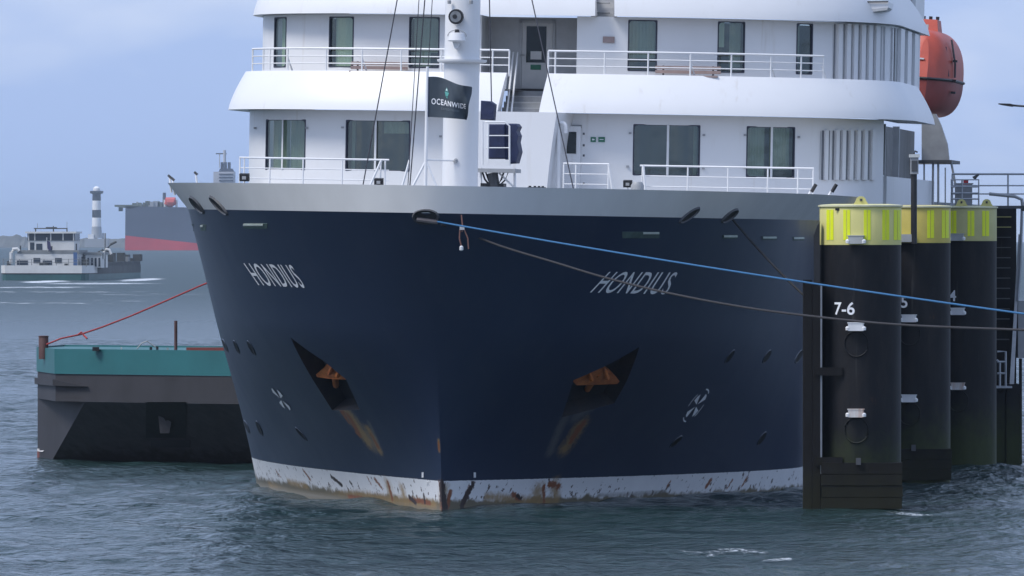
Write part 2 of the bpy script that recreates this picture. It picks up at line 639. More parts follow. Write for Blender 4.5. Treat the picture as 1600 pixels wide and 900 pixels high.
    farr = node_math(nt, 'MULTIPLY', node_range(nt, spw.outputs['Y'], 300, 1100), 0.28)
    nt.links.new(node_math(nt, 'ADD', node_math(nt, 'ADD', node_math(nt, 'MULTIPLY', fmask, 0.4), 0.16), farr), b.inputs['Roughness'])
    b.inputs['IOR'].default_value = 1.333
    r1 = node_noise(nt, node_map(nt, t, (1.0, 0.8, 1), (0, 0, R(20))), 2.6, 5, 0.6)
    r2 = node_noise(nt, node_map(nt, t, (1.0, 0.7, 1), (0, 0, R(-35))), 0.45, 4, 0.6)
    hgt = node_math(nt, 'ADD', node_math(nt, 'MULTIPLY', r1, 0.20), node_math(nt, 'MULTIPLY', r2, 0.95))
    bp = nt.nodes.new('ShaderNodeBump')
    bp.inputs['Strength'].default_value = 1.0
    bp.inputs['Distance'].default_value = 1.0
    nt.links.new(hgt, bp.inputs['Height'])
    nt.links.new(bp.outputs['Normal'], b.inputs['Normal'])
    me.materials.append(m)
    o = bpy.data.objects.new('water', me)
    COL.objects.link(o)
    o['kind'] = 'structure'
    return o


make_water()

# ------------------------------------------------------------------ the expedition ship
SHIP_YAW = R(7.0)
SHIP_ROLL = R(1.0)
ship = empty('expedition_ship', at(690, 793, 200.0) * 1.0, (0, SHIP_ROLL, -SHIP_YAW),
             label='large navy and white expedition ship moored bow-on in the middle', cat='ship')
ship.location.z = 0.0
SM = Matrix.Translation(ship.location) @ ship.rotation_euler.to_matrix().to_4x4()
SI = SM.inverted()
CL = SI @ CAM                                   # the camera in ship coordinates (x port, y aft, z up)


def lray(px, py):
    return (SI.to_3x3() @ ray(px, py)).normalized()


def ly(px, py, y):
    d = lray(px, py)
    return CL + d * ((y - CL.y) / d.y)


def lproj(p):
    return project(SM @ Vector(p))


ZK, ZT = 7.42, 8.10


def lerp(a, b, t):
    return a + (b - a) * t


def sm(t):
    t = max(0, min(1, t))
    return t * t * (3 - 2 * t)


def stem_y(z):
    if z < 0:
        return 0.10 * z
    if z > ZK:
        return -3.6 - 0.12 * (z - ZK) / (ZT - ZK)
    return -3.6 * (z / ZK) ** 1.35


def half(z, t):
    """half breadth at height z, fraction t of the entrance"""
    u = max(0, min(1, z / ZK))
    p = lerp(1.40, 2.0, u)
    q = lerp(1.0, 0.58, sm(u / 0.62))
    B = lerp(7.5, 8.05, u)
    if z > ZK:
        B += 0.56 * (z - ZK) / (ZT - ZK)
    return B * (1 - (1 - t) ** p) ** q


def ent(z):
    u = max(0, min(1, z / ZK))
    return lerp(18.0, 14.2, u)


def hull_pt(z, tau, side, o=0.0):
    """tau 0..1 entrance, above 1 the parallel body"""
    if tau <= 1:
        t = tau ** 1.7
        y = stem_y(z) + t * ent(z)
        b = half(z, t)
    else:
        y = stem_y(z) + ent(z) + (tau - 1) * 75
        b = half(z, 1) + 0.7 * (1 - max(0, min(1, z / ZK)) ** 2) * sm((tau - 1) * 3)
    return Vector((side * b, y, z))


def hull_cols(n):
    return [i / n for i in range(n + 1)] + [1 + (i / 14) ** 1.3 for i in range(1, 15)]


def make_hull():
    zs = [-1.6, -0.8] + [ZK * i / 120 for i in range(-4, 121)]
    taus = hull_cols(260)
    cols = [(t, -1) for t in reversed(taus[1:])] + [(0, 0)] + [(t, 1) for t in taus[1:]]
    mb = MB()
    mb.grid([[hull_pt(z, t, s) for (t, s) in cols] for z in zs])
    me = bpy.data.meshes.new('hull')
    me.from_pydata(mb.v, [], mb.f)
    me.update()
    bm = bmesh.new()
    bm.from_mesh(me)
    bvh = BVHTree.FromBMesh(bm)
    return me, bm, bvh


hull_me, hull_bm, HB = make_hull()


def hit(px, py):
    p, n, i, d = HB.ray_cast(CL, lray(px, py))
    if p is None:
        p, n, i, d = HB.find_nearest(CL + lray(px, py) * 209.0)
    if n.dot(lray(px, py)) > 0:
        n = -n
    return p, n


def make_band():
    """the pale grey bulwark above the knuckle: outer plate, cap and inner face"""
    taus = hull_cols(120)
    cols = [(t, -1) for t in reversed(taus[1:])] + [(0, 0)] + [(t, 1) for t in taus[1:]]
    rows = [[hull_pt(z, t, s) for (t, s) in cols] for z in [ZK + (ZT - ZK) * i / 6 for i in range(7)]]

    def inner(z, k):
        out = []
        for (t, s) in cols:
            p = hull_pt(z, t, s)
            d = Vector((0, max(p.y, 8), p.z)) - p
            d.z = 0
            out.append(p + (d.normalized() * k if d.length > 1e-6 else Vector((0, k, 0))))
        return out
    rows.append(inner(ZT, 0.14))
    rows.append(inner(ZT - 0.03, 0.15))
    rows.append(inner(ZK - 0.05, 0.16))
    mb = MB().grid(rows)
    me = bpy.data.meshes.new('b')
    me.from_pydata(mb.v, [], mb.f)
    bm = bmesh.new()
    bm.from_mesh(me)
    bv = BVHTree.FromBMesh(bm)
    bm.free()
    o = mb.build('bulwark', GREYB, ship, smooth=True, fix=False)
    o['label'] = 'pale grey bulwark round the foredeck'
    return bv


BB = make_band()


def hit2(px, py):
    """first of bulwark or hull"""
    best = None
    for bv in (HB, BB):
        p, n, i, d = bv.ray_cast(CL, lray(px, py))
        if p is not None and (best is None or d < best[2]):
            best = (p, n if n.dot(lray(px, py)) < 0 else -n, d)
    if best is None:
        return hit(px, py)
    return best[0], best[1]


# stains as point attributes: capsules traced on the plating
STAINS = {
    'rust': [(606, 754, 613, 781, 4), (579, 678, 591, 699, 4), (545, 650, 560, 678, 7), (528, 632, 540, 650, 5), (912, 660, 892, 690, 6), (685, 690, 686, 704, 1.6), (688, 757, 692, 792, 6), (703, 770, 700, 790, 5),
             (736, 757, 723, 790, 5), (858, 756, 874, 760, 6), (850, 760, 850, 784, 4), (1110, 751, 1104, 760, 5), (1047, 752, 1043, 760, 3), (1145, 749, 1136, 763, 3),
             (1168, 745, 1158, 762, 3), (474, 735, 486, 751, 4), (431, 735, 438, 745, 3), (575, 747, 579, 755, 3), (586, 749, 597, 763, 4), (640, 780, 672, 786, 4),
             (800, 772, 812, 780, 4), (905, 666, 893, 684, 5), (530, 640, 545, 660, 4), (545, 776, 570, 780, 4)],
    'wash': [(607, 760, 612, 784, 11), (628, 764, 634, 784, 8), (839, 766, 842, 784, 12), (866, 755, 868, 780, 10), (908, 664, 884, 700, 12), (545, 648, 575, 690, 13),
             (575, 670, 592, 702, 7), (685, 688, 686, 704, 2), (450, 752, 480, 760, 5), (560, 772, 680, 788, 6), (760, 776, 860, 784, 6), (695, 764, 692, 788, 8), (420, 756, 560, 772, 5)],
    'pale': [(520, 626, 580, 690, 19), (576, 660, 590, 690, 5), (884, 650, 860, 706, 8), (930, 632, 900, 652, 10), (935, 774, 1040, 768, 3)],
    'scrape': [(518, 745, 534, 758, 4), (547, 753, 551, 759, 3), (690, 756, 695, 792, 7), (738, 757, 722, 790, 6), (808, 774, 815, 780, 3), (640, 777, 650, 786, 4), (662, 774, 664, 786, 3)],
}


def seg_dist(P, a, b):
    ab = b - a
    t = np.clip(((P - a) @ ab) / max(1e-9, ab @ ab), 0, 1)
    return np.linalg.norm(P - (a + t[:, None] * ab), axis=1)


def pocket(poly, depth):
    """cut a recess with the given outline (pixels of the outline traced on the plating) into the shell"""
    hits = [hit(*q) for q in poly]
    pts = [h[0] for h in hits]
    n = Vector()
    for h in hits:
        n += h[1]
    n.normalize()
    c = sum(pts, Vector()) / len(pts)
    bm = hull_bm
    bm.faces.ensure_lookup_table()
    for i in range(len(pts)):
        a, b2 = pts[i], pts[(i + 1) % len(pts)]
        pn = (b2 - a).cross(n).normalized()
        fs = [f for f in bm.faces if (f.calc_center_median() - c).length < 2.6]
        geom = set(fs)
        for f in fs:
            geom.update(f.verts)
            geom.update(f.edges)
        bmesh.ops.bisect_plane(bm, geom=list(geom), plane_co=a, plane_no=pn, dist=1e-5)
    # inside test in the plane square to n
    ux = n.orthogonal().normalized()
    uy = n.cross(ux)
    P2 = [((p - c).dot(ux), (p - c).dot(uy)) for p in pts]

    def inside(x, y):
        r = False
        j = len(P2) - 1
        for i in range(len(P2)):
            xi, yi = P2[i]
            xj, yj = P2[j]
            if (yi > y) != (yj > y) and x < (xj - xi) * (y - yi) / (yj - yi) + xi:
                r = not r
            j = i
        return r
    sel = []
    for f in bm.faces:
        q = f.calc_center_median() - c
        if q.length < 2.6 and inside(q.dot(ux), q.dot(uy)):
            sel.append(f)
    before = set(bm.faces)
    ret = bmesh.ops.extrude_face_region(bm, geom=sel)
    vs = [g for g in ret['geom'] if isinstance(g, bmesh.types.BMVert)]
    bmesh.ops.translate(bm, verts=vs, vec=-n * depth)
    bmesh.ops.delete(bm, geom=[f for f in sel if f.is_valid], context='FACES_ONLY')
    inward = [g for g in ret['geom'] if isinstance(g, bmesh.types.BMFace)]
    for f in inward:
        f.material_index = 1
    vset = set(vs)
    for f in bm.faces:
        if any(v in vset for v in f.verts):
            f.material_index = 1
    return c, n, pts


PK = []
PK.append(pocket([(454, 527), (507, 565), (541, 593), (562, 640), (519, 641), (488, 592)], 0.5))
PK.append(pocket([(999, 542), (979, 596), (960, 630), (878, 652), (896, 594), (948, 571)], 0.45))
hull_bm.to_mesh(hull_me)
hull_bm.free()
hull_me.materials.append(HULLM)
hull_me.materials.append(POCKET)
hull_me.polygons.foreach_set('use_smooth', [True] * len(hull_me.polygons))
hull_me.set_sharp_from_angle(angle=R(40))
hv = np.empty(len(hull_me.vertices) * 3)
hull_me.vertices.foreach_get('co', hv)
hv = hv.reshape(-1, 3)
for nm, segs in STAINS.items():
    val = np.zeros(len(hv))
    for (x0, y0, x1, y1, r) in segs:
        a, _ = hit(x0, y0)
        b, _ = hit(x1, y1)
        if a is None or b is None:
            continue
        rad = r * 2.2 / 62.0
        val = np.maximum(val, np.clip(1 - seg_dist(hv, np.array(a), np.array(b)) / rad, 0, 1))
    at_ = hull_me.attributes.new(nm, 'FLOAT', 'POINT')
    at_.data.foreach_set('value', val.astype(np.float32))
hull = bpy.data.objects.new('hull', hull_me)
COL.objects.link(hull)
hull.parent = ship
hull['label'] = 'navy hull with white rust-stained boot-top'


def ell_on_hull(px, py, ux, uy, vx, vy, n=20, k=1.0, off=0.0, fn=hit2):
    """ellipse in the picture plane carried on to the plating"""
    out = []
    for i in range(n):
        t = 2 * PI * i / n
        p, nn = fn(px + k * (ux * math.cos(t) + vx * math.sin(t)), py + k * (uy * math.cos(t) + vy * math.sin(t)))
        out.append(p + nn * off)
    return out


def oval(name, px, py, u, v, m_in, m_rim, rimk=1.25, off=0.012, fn=hit2, rimh=0.05):
    c, n = fn(px, py)
    o = MB()
    n0 = 20
    ins = ell_on_hull(px, py, *u, *v, n=n0, off=off, fn=fn)
    o.add(ins + [c + n * off * 0.6], [(i, (i + 1) % n0, n0) for i in range(n0)])
    ob = o.build(name, m_in, ship)
    r = MB()
    a = ell_on_hull(px, py, *u, *v, n=n0, off=off + 0.002, fn=fn)
    b = ell_on_hull(px, py, *u, *v, n=n0, k=(1 + rimk) / 2, off=rimh, fn=fn)
    c2 = ell_on_hull(px, py, *u, *v, n=n0, k=rimk, off=0.001, fn=fn)
    vs = a + b + c2
    fs = []
    for i in range(n0):
        j = (i + 1) % n0
        fs += [(i, j, n0 + j, n0 + i), (n0 + i, n0 + j, 2 * n0 + j, 2 * n0 + i)]
    r.add(vs, fs).build('rim', m_rim, ob, smooth=True)
    return ob


NAVY = mat('navy trim paint', (0.018, 0.026, 0.046), 0.4, var=0.15)
PORTG = mat('deadlight black', (0.004, 0.005, 0.007), 0.5, var=0.2, spec=0.2)
# mooring chocks along the knuckle
for (px, py, u, v) in ((308, 320, (5, 1), (-8, -11)), (342, 321, (6, 2), (-10, -12)), (1077, 336, (7, -1), (11, -10)), (1140, 337, (6, 0), (9, -9))):
    oval('mooring_chock', px, py, u, v, RUBBER, DARKG, rimk=1.3)
oval('mooring_chock', 665, 338, (17, 0), (0, 9), RUBBER, DARKG, rimk=1.28, rimh=0.08)
for (px, py, u, v) in ((352, 540, (2.5, 1), (-3.5, -9)), (370, 542, (2.5, 1), (-3.5, -9)), (393, 543.5, (3.4, 1.5), (-5, -10)), (386, 667, (2.5, 1), (-3.5, -9)),
                       (405.5, 669, (2.8, 1.3), (-4, -10)), (471, 678, (4, 2), (-7, -9)), (1140, 557, (4, -1), (5.5, -9)), (1198, 557, (4, -1), (4.5, -9)),
                       (1248, 557, (4, -1), (4, -9)), (1056, 690, (5, -1), (7, -8)), (1190, 685, (4, -1), (5, -9))):
    oval('porthole', px, py, u, v, PORTG, NAVY, rimk=1.22, fn=hit, rimh=0.02)


def hull_quad(name, x0, y0, x1, y1, m, parent, off=0.01, skew=0, nseg=6, fn=hit2, thick=0.03):
    rows = []
    for (yy, s) in ((y1, -skew), (y0, skew)):
        r_ = []
        for i in range(nseg + 1):
            p, n = fn(lerp(x0, x1, i / nseg) + s, yy)
            r_.append(p + n * off)
        rows.append(r_)
    mb = MB().grid(rows)
    n = fn((x0 + x1) / 2, (y0 + y1) / 2)[1]
    w = nseg + 1
    vs = [p - n * thick for p in rows[0]] + rows[0] + rows[1] + [p - n * thick for p in rows[1]]
    fs = []
    for k in range(3):
        for i in range(nseg):
            fs.append((k * w + i, k * w + i + 1, (k + 1) * w + i + 1, (k + 1) * w + i))
    return MB().add(vs, fs).build(name, m, parent)


for (x0, x1, y0, y1, wx0, wx1) in ((381, 418, 349, 357, 381, 412), (972, 1030, 362, 372, 1004, 1029), (1129, 1152, 367, 373, 1130, 1151), (1190, 1213, 369, 375, 1191, 1212),
                                   (1238, 1256, 370, 376, 1239, 1255), (314, 322, 351, 360, 314, 318), (297, 303, 350, 361, 297, 300)):
    s = hull_quad('scupper', x0, y0, x1, y1, SLOTGREEN, ship, 0.012)
    hull_quad('highlight', wx0, y0 + 0.5, wx1, y0 + 3.2, SLOTWHITE, s, 0.03, nseg=3)  # pale bar painted in as the highlight of the slot


def name_on_hull(quad, body):
    vs, fs, asp = text_mesh(body, bold=0.004, spacing=1.08)
    (tl, tr, br, bl) = quad
    out = []
    for (u, v) in vs:
        x = lerp(lerp(bl[0], br[0], u), lerp(tl[0], tr[0], u), v)
        y = lerp(lerp(bl[1], br[1], u), lerp(tl[1], tr[1], u), v)
        p, n = hit(x, y)
        out.append(p + n * 0.012)
    return MB().add(out, fs).build('name_lettering', LETTER, ship)


name_on_hull(((951.8, 424), (1060, 425), (1040, 460), (920.6, 457)), 'HONDIUS')['label'] = 'white slanted HONDIUS lettering on the dark bow side'
name_on_hull(((380.6, 410.6), (456, 413.5), (478.5, 450), (404.7, 445.6)), 'HONDIUS')['label'] = 'white narrow HONDIUS lettering on the lit bow side'


for (x0, y0, x1, y1) in ((659.5, 738, 662.5, 746), (739.5, 738, 743, 746), (667, 752.5, 669, 757), (733, 753, 735.5, 758)):
    hull_quad('draught_mark', x0, y0, x1, y1, LETTER, ship, 0.014, nseg=2, fn=hit, thick=0.01)


def thruster_mark(px, py, u, v, ring=True):
    mb = MB()
    for k in range(4):
        a0 = PI / 4 + k * PI / 2
        q = []
        for (r, da) in ((0.12, 0), (0.95, -0.33), (1.0, 0), (0.95, 0.33)):
            q.append((r * math.cos(a0 + da), r * math.sin(a0 + da)))
        vs = []
        for (a, b) in q:
            p, n = hit(px + a * u[0] + b * v[0], py + a * u[1] + b * v[1])
            vs.append(p + n * 0.022)
        mb.add(vs, [(0, 1, 2, 3)])
    for k in range(24):
        if not ring or k % 6 in (0, 1, 2):
            continue
        vs = []
        for (r, t) in ((1.15, k), (1.25, k), (1.25, k + 1), (1.15, k + 1)):
            a, b = r * math.cos(t * PI / 12), r * math.sin(t * PI / 12)
            p, n = hit(px + a * u[0] + b * v[0], py + a * u[1] + b * v[1])
            vs.append(p + n * 0.014)
        mb.add(vs, [(0, 1, 2, 3)])
    mb.build('thruster_mark', LETTER, ship)


thruster_mark(1087, 633, (10, -1), (13, -21))
thruster_mark(440, 623, (9, 3), (-12, -19), False)


def anchor(pk, poly, shank, side):
    c, n, pts = pk
    root = MB()

    def pp(px, py, d):
        q = hit(px, py)[0]
        return q - n * d
    crown = [pp(x, y, 0.10) for x, y in poly]
    root.prism(crown, -n * 0.30)
    o = root.build('anchor', ANCHOR, ship)
    s = MB()
    a, b = pp(*shank[0], 0.18), pp(*shank[1], 0.34)
    s.tube([a, b], [0.10, 0.08], 8)
    s.build('shank', ANCHOR, o)
    f = MB()
    for (x, y) in shank[2]:
        f.tube([pp(x, y, 0.02), pp(x + 2 * side, y - 13, 0.10)], [0.07, 0.03], 6)
    f.build('fluke', ANCHOR, o)


anchor(PK[0], [(489, 589), (500, 580), (509, 569), (527, 577), (540, 597), (516, 596), (491, 593)], ((515, 583), (510, 615), ((514, 584), (526, 588))), 1)
anchor(PK[1], [(972, 600), (966, 592), (945, 577), (918, 580), (899, 600), (905, 606), (968, 604)], ((940, 590), (930, 622), ((950, 592), (925, 594))), -1)

# foredeck
dk = MB()
pts = [hull_pt(7.55, t, 1) * 0.985 for t in hull_cols(40)]
poly = [Vector((p.x, p.y + 0.25, 7.32)) for p in pts] + [Vector((-p.x, p.y + 0.25, 7.32)) for p in reversed(pts[1:])]
dk.add(poly, [tuple(range(len(poly)))])
dk.build('foredeck', DECKG, ship)

# ---------------------------------------------------------------- superstructure
PL = dict(yf=22.0, d=6.0, B=9.32, n=2.6)      # lower deckhouse wall
PB = dict(yf=21.3, d=6.3, B=9.87, n=2.6)      # lower overhanging bulwark, outer bottom edge
PU = dict(yf=22.8, d=6.3, B=9.14, n=2.6)      # upper deckhouse wall
PV = dict(yf=22.2, d=6.3, B=9.33, n=2.6)      # upper overhang


def plan(P, s, o=0.0):
    a = abs(s)
    B, d, yf = P['B'] + o, P['d'] + o, P['yf'] - o
    if a <= 1:
        th = a * PI / 2
        x = B * math.sin(th) ** (2 / P['n'])
        y = yf + d - d * max(0, math.cos(th)) ** (2 / P['n'])
    else:
        x = B
        y = yf + d + (a - 1) * 10
    return (math.copysign(x, s), y)


def pp3(P, s, z, o=0.0):
    x, y = plan(P, s, o)
    return Vector((x, y, z))


def s_px(P, px, z, o=0.0, lo=-0.8, hi=3.2):
    for _ in range(50):
        m = (lo + hi) / 2
        if lproj(pp3(P, m, z, o))[0] < px:
            lo = m
        else:
            hi = m
    return (lo + hi) / 2


def srange(s0, s1, n):
    return [lerp(s0, s1, i / n) for i in range(n + 1)]


def zfor(py, P, s, o=0.0):
    x, y = plan(P, s, o)
    return ly(*(lproj((x, y, 10))[0], py), y).z


Z_OB = 10.30      # underside of the lower overhang
Z_BT = 11.40      # top of the lower overhanging bulwark
Z_UF = 10.95      # floor of the upper deck
Z_VB = 13.03      # underside of the upper overhang
Z_VT = 14.15


def deck_wall(P, z0, z1, s0, s1, holes, name, m):
    ss = sorted(set([round(v, 6) for v in srange(s0, s1, 60)] + [h[0] for h in holes] + [h[1] for h in holes]))
    zz = sorted(set([z0, z1] + [h[2] for h in holes] + [h[3] for h in holes]))
    mb = MB()
    nS = len(ss)
    vs = [pp3(P, s, z) for z in zz for s in ss]
    fs = []
    for i in range(len(zz) - 1):
        zc = (zz[i] + zz[i + 1]) / 2
        for k in range(nS - 1):
            sc = (ss[k] + ss[k + 1]) / 2
            if any(h[0] < sc < h[1] and h[2] < zc < h[3] for h in holes):
                continue
            fs.append((i * nS + k, i * nS + k + 1, (i + 1) * nS + k + 1, (i + 1) * nS + k))
    mb.add(vs, fs)
    return mb.build(name, m, ship, smooth=True, fix=False)


def rrect(w, h, r, n=5):
    out = []
    for (cx, cy, a0) in ((w / 2 - r, h / 2 - r, 0), (-w / 2 + r, h / 2 - r, 90), (-w / 2 + r, -h / 2 + r, 180), (w / 2 - r, -h / 2 + r, 270)):
        for i in range(n):
            a = R(a0 + 90 * i / (n - 1))
            out.append((cx + r * math.cos(a), cy + r * math.sin(a)))
    return out


def window(P, h, cover, mull=None):
    """a framed window in the opening h of a deckhouse wall; the pane lies back in the reveal"""
    s0, s1, z0, z1 = h
    xa, xb = plan(P, s0)[0], plan(P, s1)[0]
    w = (pp3(P, s1, 0) - pp3(P, s0, 0)).length
    hh = z1 - z0

    def mp_(u, v, o):
        return pp3(P, lerp(s0, s1, u / w + 0.5), (z0 + z1) / 2 + v, o)
    inner = rrect(w - 0.03, hh - 0.03, 0.09)
    outer = rrect(w + 0.03, hh + 0.03, 0.03)
    n = len(inner)
    mb = MB()
    a = [mp_(u, v, 0.012) for u, v in outer]
    b = [mp_(u, v, 0.012) for u, v in inner]
    c = [mp_(u, v, -0.05) for u, v in inner]
    d = [mp_(u, v, 0.0) for u, v in outer]
    fs = []
    for i in range(n):
        j = (i + 1) % n
        fs += [(i, j, n + j, n + i), (n + i, n + j, 2 * n + j, 2 * n + i), (3 * n + i, 3 * n + j, j, i)]
    mb.add(a + b + c + d, fs)
    fr = mb.build('window', REVEAL_SHADE, ship)
    cols = srange(-w / 2, w / 2, 8)
    cuts = [(-w / 2, w / 2)] if mull is None else [(-w / 2, mull * w - w / 2), (mull * w - w / 2, w / 2)]
    for (u0, u1) in cuts:
        MB().grid([[mp_(lerp(u0, u1, i / 6), v, -0.045) for i in range(7)] for v in (-hh / 2, hh / 2)]).build('pane', GLASSC, fr, fix=False)
    if mull is not None:
        u = mull * w - w / 2
        MB().prism([mp_(u - 0.03, -hh / 2, 0.02), mp_(u + 0.03, -hh / 2, 0.02), mp_(u + 0.03, hh / 2, 0.02), mp_(u - 0.03, hh / 2, 0.02)], (0, 0.12, 0)).build('mullion', WHITE, fr)
    # what hangs behind the glass
    for (a, b, drop, m) in cover:
        rows = []
        for v in (-hh / 2 + (1 - drop) * hh, hh / 2 + 0.05):
            rows.append([mp_(lerp(-w / 2, w / 2, lerp(a, b, i / 16)), v, -0.22 + 0.012 * (i % 2)) for i in range(17)])
        MB().grid(rows).build('curtain', m, fr, fix=False)
    return fr


def holes_from(P, rows, zc):
    hs = []
    for (x0, x1, y0, y1) in rows:
        s0, s1 = s_px(P, x0, zc), s_px(P, x1, zc)
        sc = (s0 + s1) / 2
        hs.append([s0, s1, zfor(y1, P, sc), zfor(y0, P, sc)])
    za = sum(h[2] for h in hs) / len(hs)
    zb = sum(h[3] for h in hs) / len(hs)
    for h in hs:
        h[2], h[3] = za, zb
    return hs


low = holes_from(PL, [(416, 477, 187, 264), (541, 640, 188, 265), (990, 1093, 196, 275), (1167, 1241, 199, 278)], 9.5)
upp = holes_from(PU, [(429, 447, 27, 104), (515, 552, 26, 103), (640, 686, 27, 104), (982, 1026, 32, 111), (1122, 1163, 35, 114), (1245, 1269, 39, 117)], 12.4)
rec_s0, rec_s1 = s_px(PU, 752, 12), s_px(PU, 901, 12)
drs0, drs1 = s_px(PL, 882, 9.3), s_px(PL, 905, 9.3)
deck_wall(PL, 7.32, Z_OB, -1.8, s_px(PL, 1380, 9), low, 'deckhouse_wall', WHITE)
deck_wall(PU, Z_UF, Z_VB, -2.6, s_px(PU, 1437, 12), upp + [[rec_s0, rec_s1, Z_UF, Z_VB]], 'deckhouse_wall', WHITE)
CP, CG = CURTAIN, CURTAING
covers = ([(0.0, 0.5, 1.0, CG), (0.52, 1.0, 1.0, CG)], [(0.0, 0.06, 1.0, CG), (0.55, 0.95, 0.25, CG)], [(0.94, 1.0, 1.0, CG)], [(0.0, 0.44, 1.0, CG), (0.55, 1.0, 0.85, CG)])
for h, c_, mu in zip(low, covers, (0.5, 0.5, 0.49, 0.49)):
    window(PL, h, c_, mu)
covers = ([(0, 1, 1.0, CP)], [(0.0, 1.0, 1.0, CP)], [(0.0, 0.6, 1.0, CG), (0.6, 1.0, 0.7, CG)], [(0.0, 1.0, 0.75, CG)], [(0.0, 0.35, 0.5, CP), (0.55, 1.0, 0.9, CG)], [(0.0, 0.5, 0.7, CG)])
for h, c_ in zip(upp, covers):
    window(PU, h, c_)
deck_wall(dict(PL, yf=PL['yf'] + 1.3, B=PL['B'] - 1.3), 7.4, Z_OB - 0.05, -0.98, 0.98, [], 'cabin_wall', CABIN)
deck_wall(dict(PU, yf=PU['yf'] + 2.4, B=PU['B'] - 1.3), Z_UF, Z_VB - 0.05, -0.98, 0.98, [], 'cabin_wall', CABIN)
# small lugs and lamps on the lower wall
for (px, py) in ((400, 200), (480, 200), (536, 199), (984, 208), (1099, 211), (981, 260), (1099, 263), (1163, 211), (1247, 214), (689, 213), (1164, 262)):
    sc = s_px(PL, px, 9.5)
    x_, y_ = plan(PL, sc, 0.03)
    MB().box((x_, y_, zfor(py, PL, sc)), (0.07, 0.07, 0.05)).build('wall_lug', GREYM, ship)
# end walls that close the houses where they stop
eS = s_px(PL, 1380, 9)
p = pp3(PL, eS, 7.32)
MB().add([p, p + Vector((-3, 0, 0)), p + Vector((-3, 0, Z_OB - 7.32)), p + Vector((0, 0, Z_OB - 7.32))], [(0, 1, 2, 3)]).build('end_wall', WHITE, ship)
eU = s_px(PU, 1437, 12)
p = pp3(PU, eU, Z_UF)
MB().add([p, p + Vector((-6, 0, 0)), p + Vector((-6, 0, Z_VB - Z_UF)), p + Vector((0, 0, Z_VB - Z_UF))], [(0, 1, 2, 3)]).build('end_wall', WHITE, ship)


def overhang(P, zb, zt, inset, s0, s1, floor, name='overhang_bulwark', cut0=None, cut1=None, n=70, lean=None, taper=None):
    """curved bulwark that stands out over the deck below: underside, bellied outer face, cap, inner face, deck"""
    prof = [(-1.1, zb + 0.03), (0.0, zb)]
    for i in range(1, 9):
        t = i / 8
        prof.append((-inset * (t ** 1.35), lerp(zb, zt, t)))
    prof += [(-inset - 0.12, zt), (-inset - 0.13, floor), (-inset - 2.4, floor)]
    rows = []
    for (o, z) in prof:
        t = (z - zb) / (zt - zb)
        a = s0 + (cut0 * (1 - t) if cut0 else 0)
        b = s1 + (cut1 * (1 - t) if cut1 else 0)
        if taper:
            b = s1 - taper * max(0, t) ** 1.6
        rows.append([pp3(P, s, z, o) for s in srange(a, b, n)])
    mb = MB().grid(rows)
    ob = mb.build(name, WHITE, ship, smooth=True, sharp=40)
    for k in (0, -1):
        ends = MB()
        ring = [r[k] for r in rows[1:-2]] + [Vector((rows[1][k].x * 0.99, rows[1][k].y + 0.7, zb))]
        ends.add(ring, [tuple(range(len(ring)))])
        ends.build('end_plate', WHITE, ob)
    return ob


gl, gr = s_px(PB, 785, 11.3), s_px(PB, 853, 11.3)
gl0, gr0 = s_px(PB, 777, 10.4), s_px(PB, 842, 10.4)
overhang(PB, Z_OB, Z_BT, 0.47, -2.4, gl, Z_UF, cut1=gl0 - gl)
overhang(PB, Z_OB, Z_BT, 0.47, gr, s_px(PB, 1461, 10.4), Z_UF, cut0=gr0 - gr, taper=0.10)
ul, ur = s_px(PV, 930, 13.2), s_px(PV, 960, 13.2)
overhang(PV, Z_VB, Z_VT, 0.40, -2.6, ul, Z_VB + 0.65)
overhang(PV, Z_VB, Z_VT, 0.40, ur, s_px(PV, 1453, 13.1), Z_VB + 0.65, taper=0.5)
# wall of the bridge deck above the frame, with the grey vertical slots at its corner
PW = dict(yf=23.6, d=6.4, B=8.7, n=2.6)
deck_wall(PW, Z_VB + 0.66, 16.2, -2.6, 2.6, [], 'deckhouse_wall', WHITE)
MB().add([pp3(PW, s, 16.2, 0.5) for s in srange(-2.6, 2.6, 60)], [tuple(range(61))]).build('deck_roof', WHITE, ship)

# white stepped column in the gap of the upper overhang
a = ly(930, 20, 24.0)
b = ly(960, 20, 24.0)
col_ = MB().ab((a.x - 0.05, 23.4, Z_VB - 0.02), (b.x + 0.05, 24.2, 15.5)).build('ladder_trunk', WHITE, ship)
for i in range(6):
    MB().tube([(a.x + 0.05, 23.3, 13.15 + i * 0.28), (b.x - 0.05, 23.3, 13.15 + i * 0.28)], 0.018, 6).build('rung', GREYM, col_)

# recess with the door behind the mast
ra, rb = pp3(PU, rec_s0, 0), pp3(PU, rec_s1, 0)
ry = 24.6
rc = MB()
rc.add([(ra.x, ry, Z_UF), (rb.x, ry, Z_UF), (rb.x, ry, Z_VB), (ra.x, ry, Z_VB)], [(0, 1, 2, 3)])
rc.add([(ra.x, ra.y, Z_UF), (ra.x, ry, Z_UF), (ra.x, ry, Z_VB), (ra.x, ra.y, Z_VB)], [(0, 1, 2, 3)])
rc.add([(rb.x, rb.y, Z_UF), (rb.x, ry, Z_UF), (rb.x, ry, Z_VB), (rb.x, rb.y, Z_VB)], [(0, 1, 2, 3)])
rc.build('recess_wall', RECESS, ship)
d0, d1 = ly(813, 32, ry), ly(866, 144, ry)
fr = MB()
for (x0, x1, z0, z1) in ((d0.x, d0.x + 0.06, Z_UF, d0.z), (d1.x - 0.06, d1.x, Z_UF, d0.z), (d0.x, d1.x, d0.z - 0.06, d0.z)):
    fr.ab((x0, ry - 0.05, z0), (x1, ry + 0.02, z1))
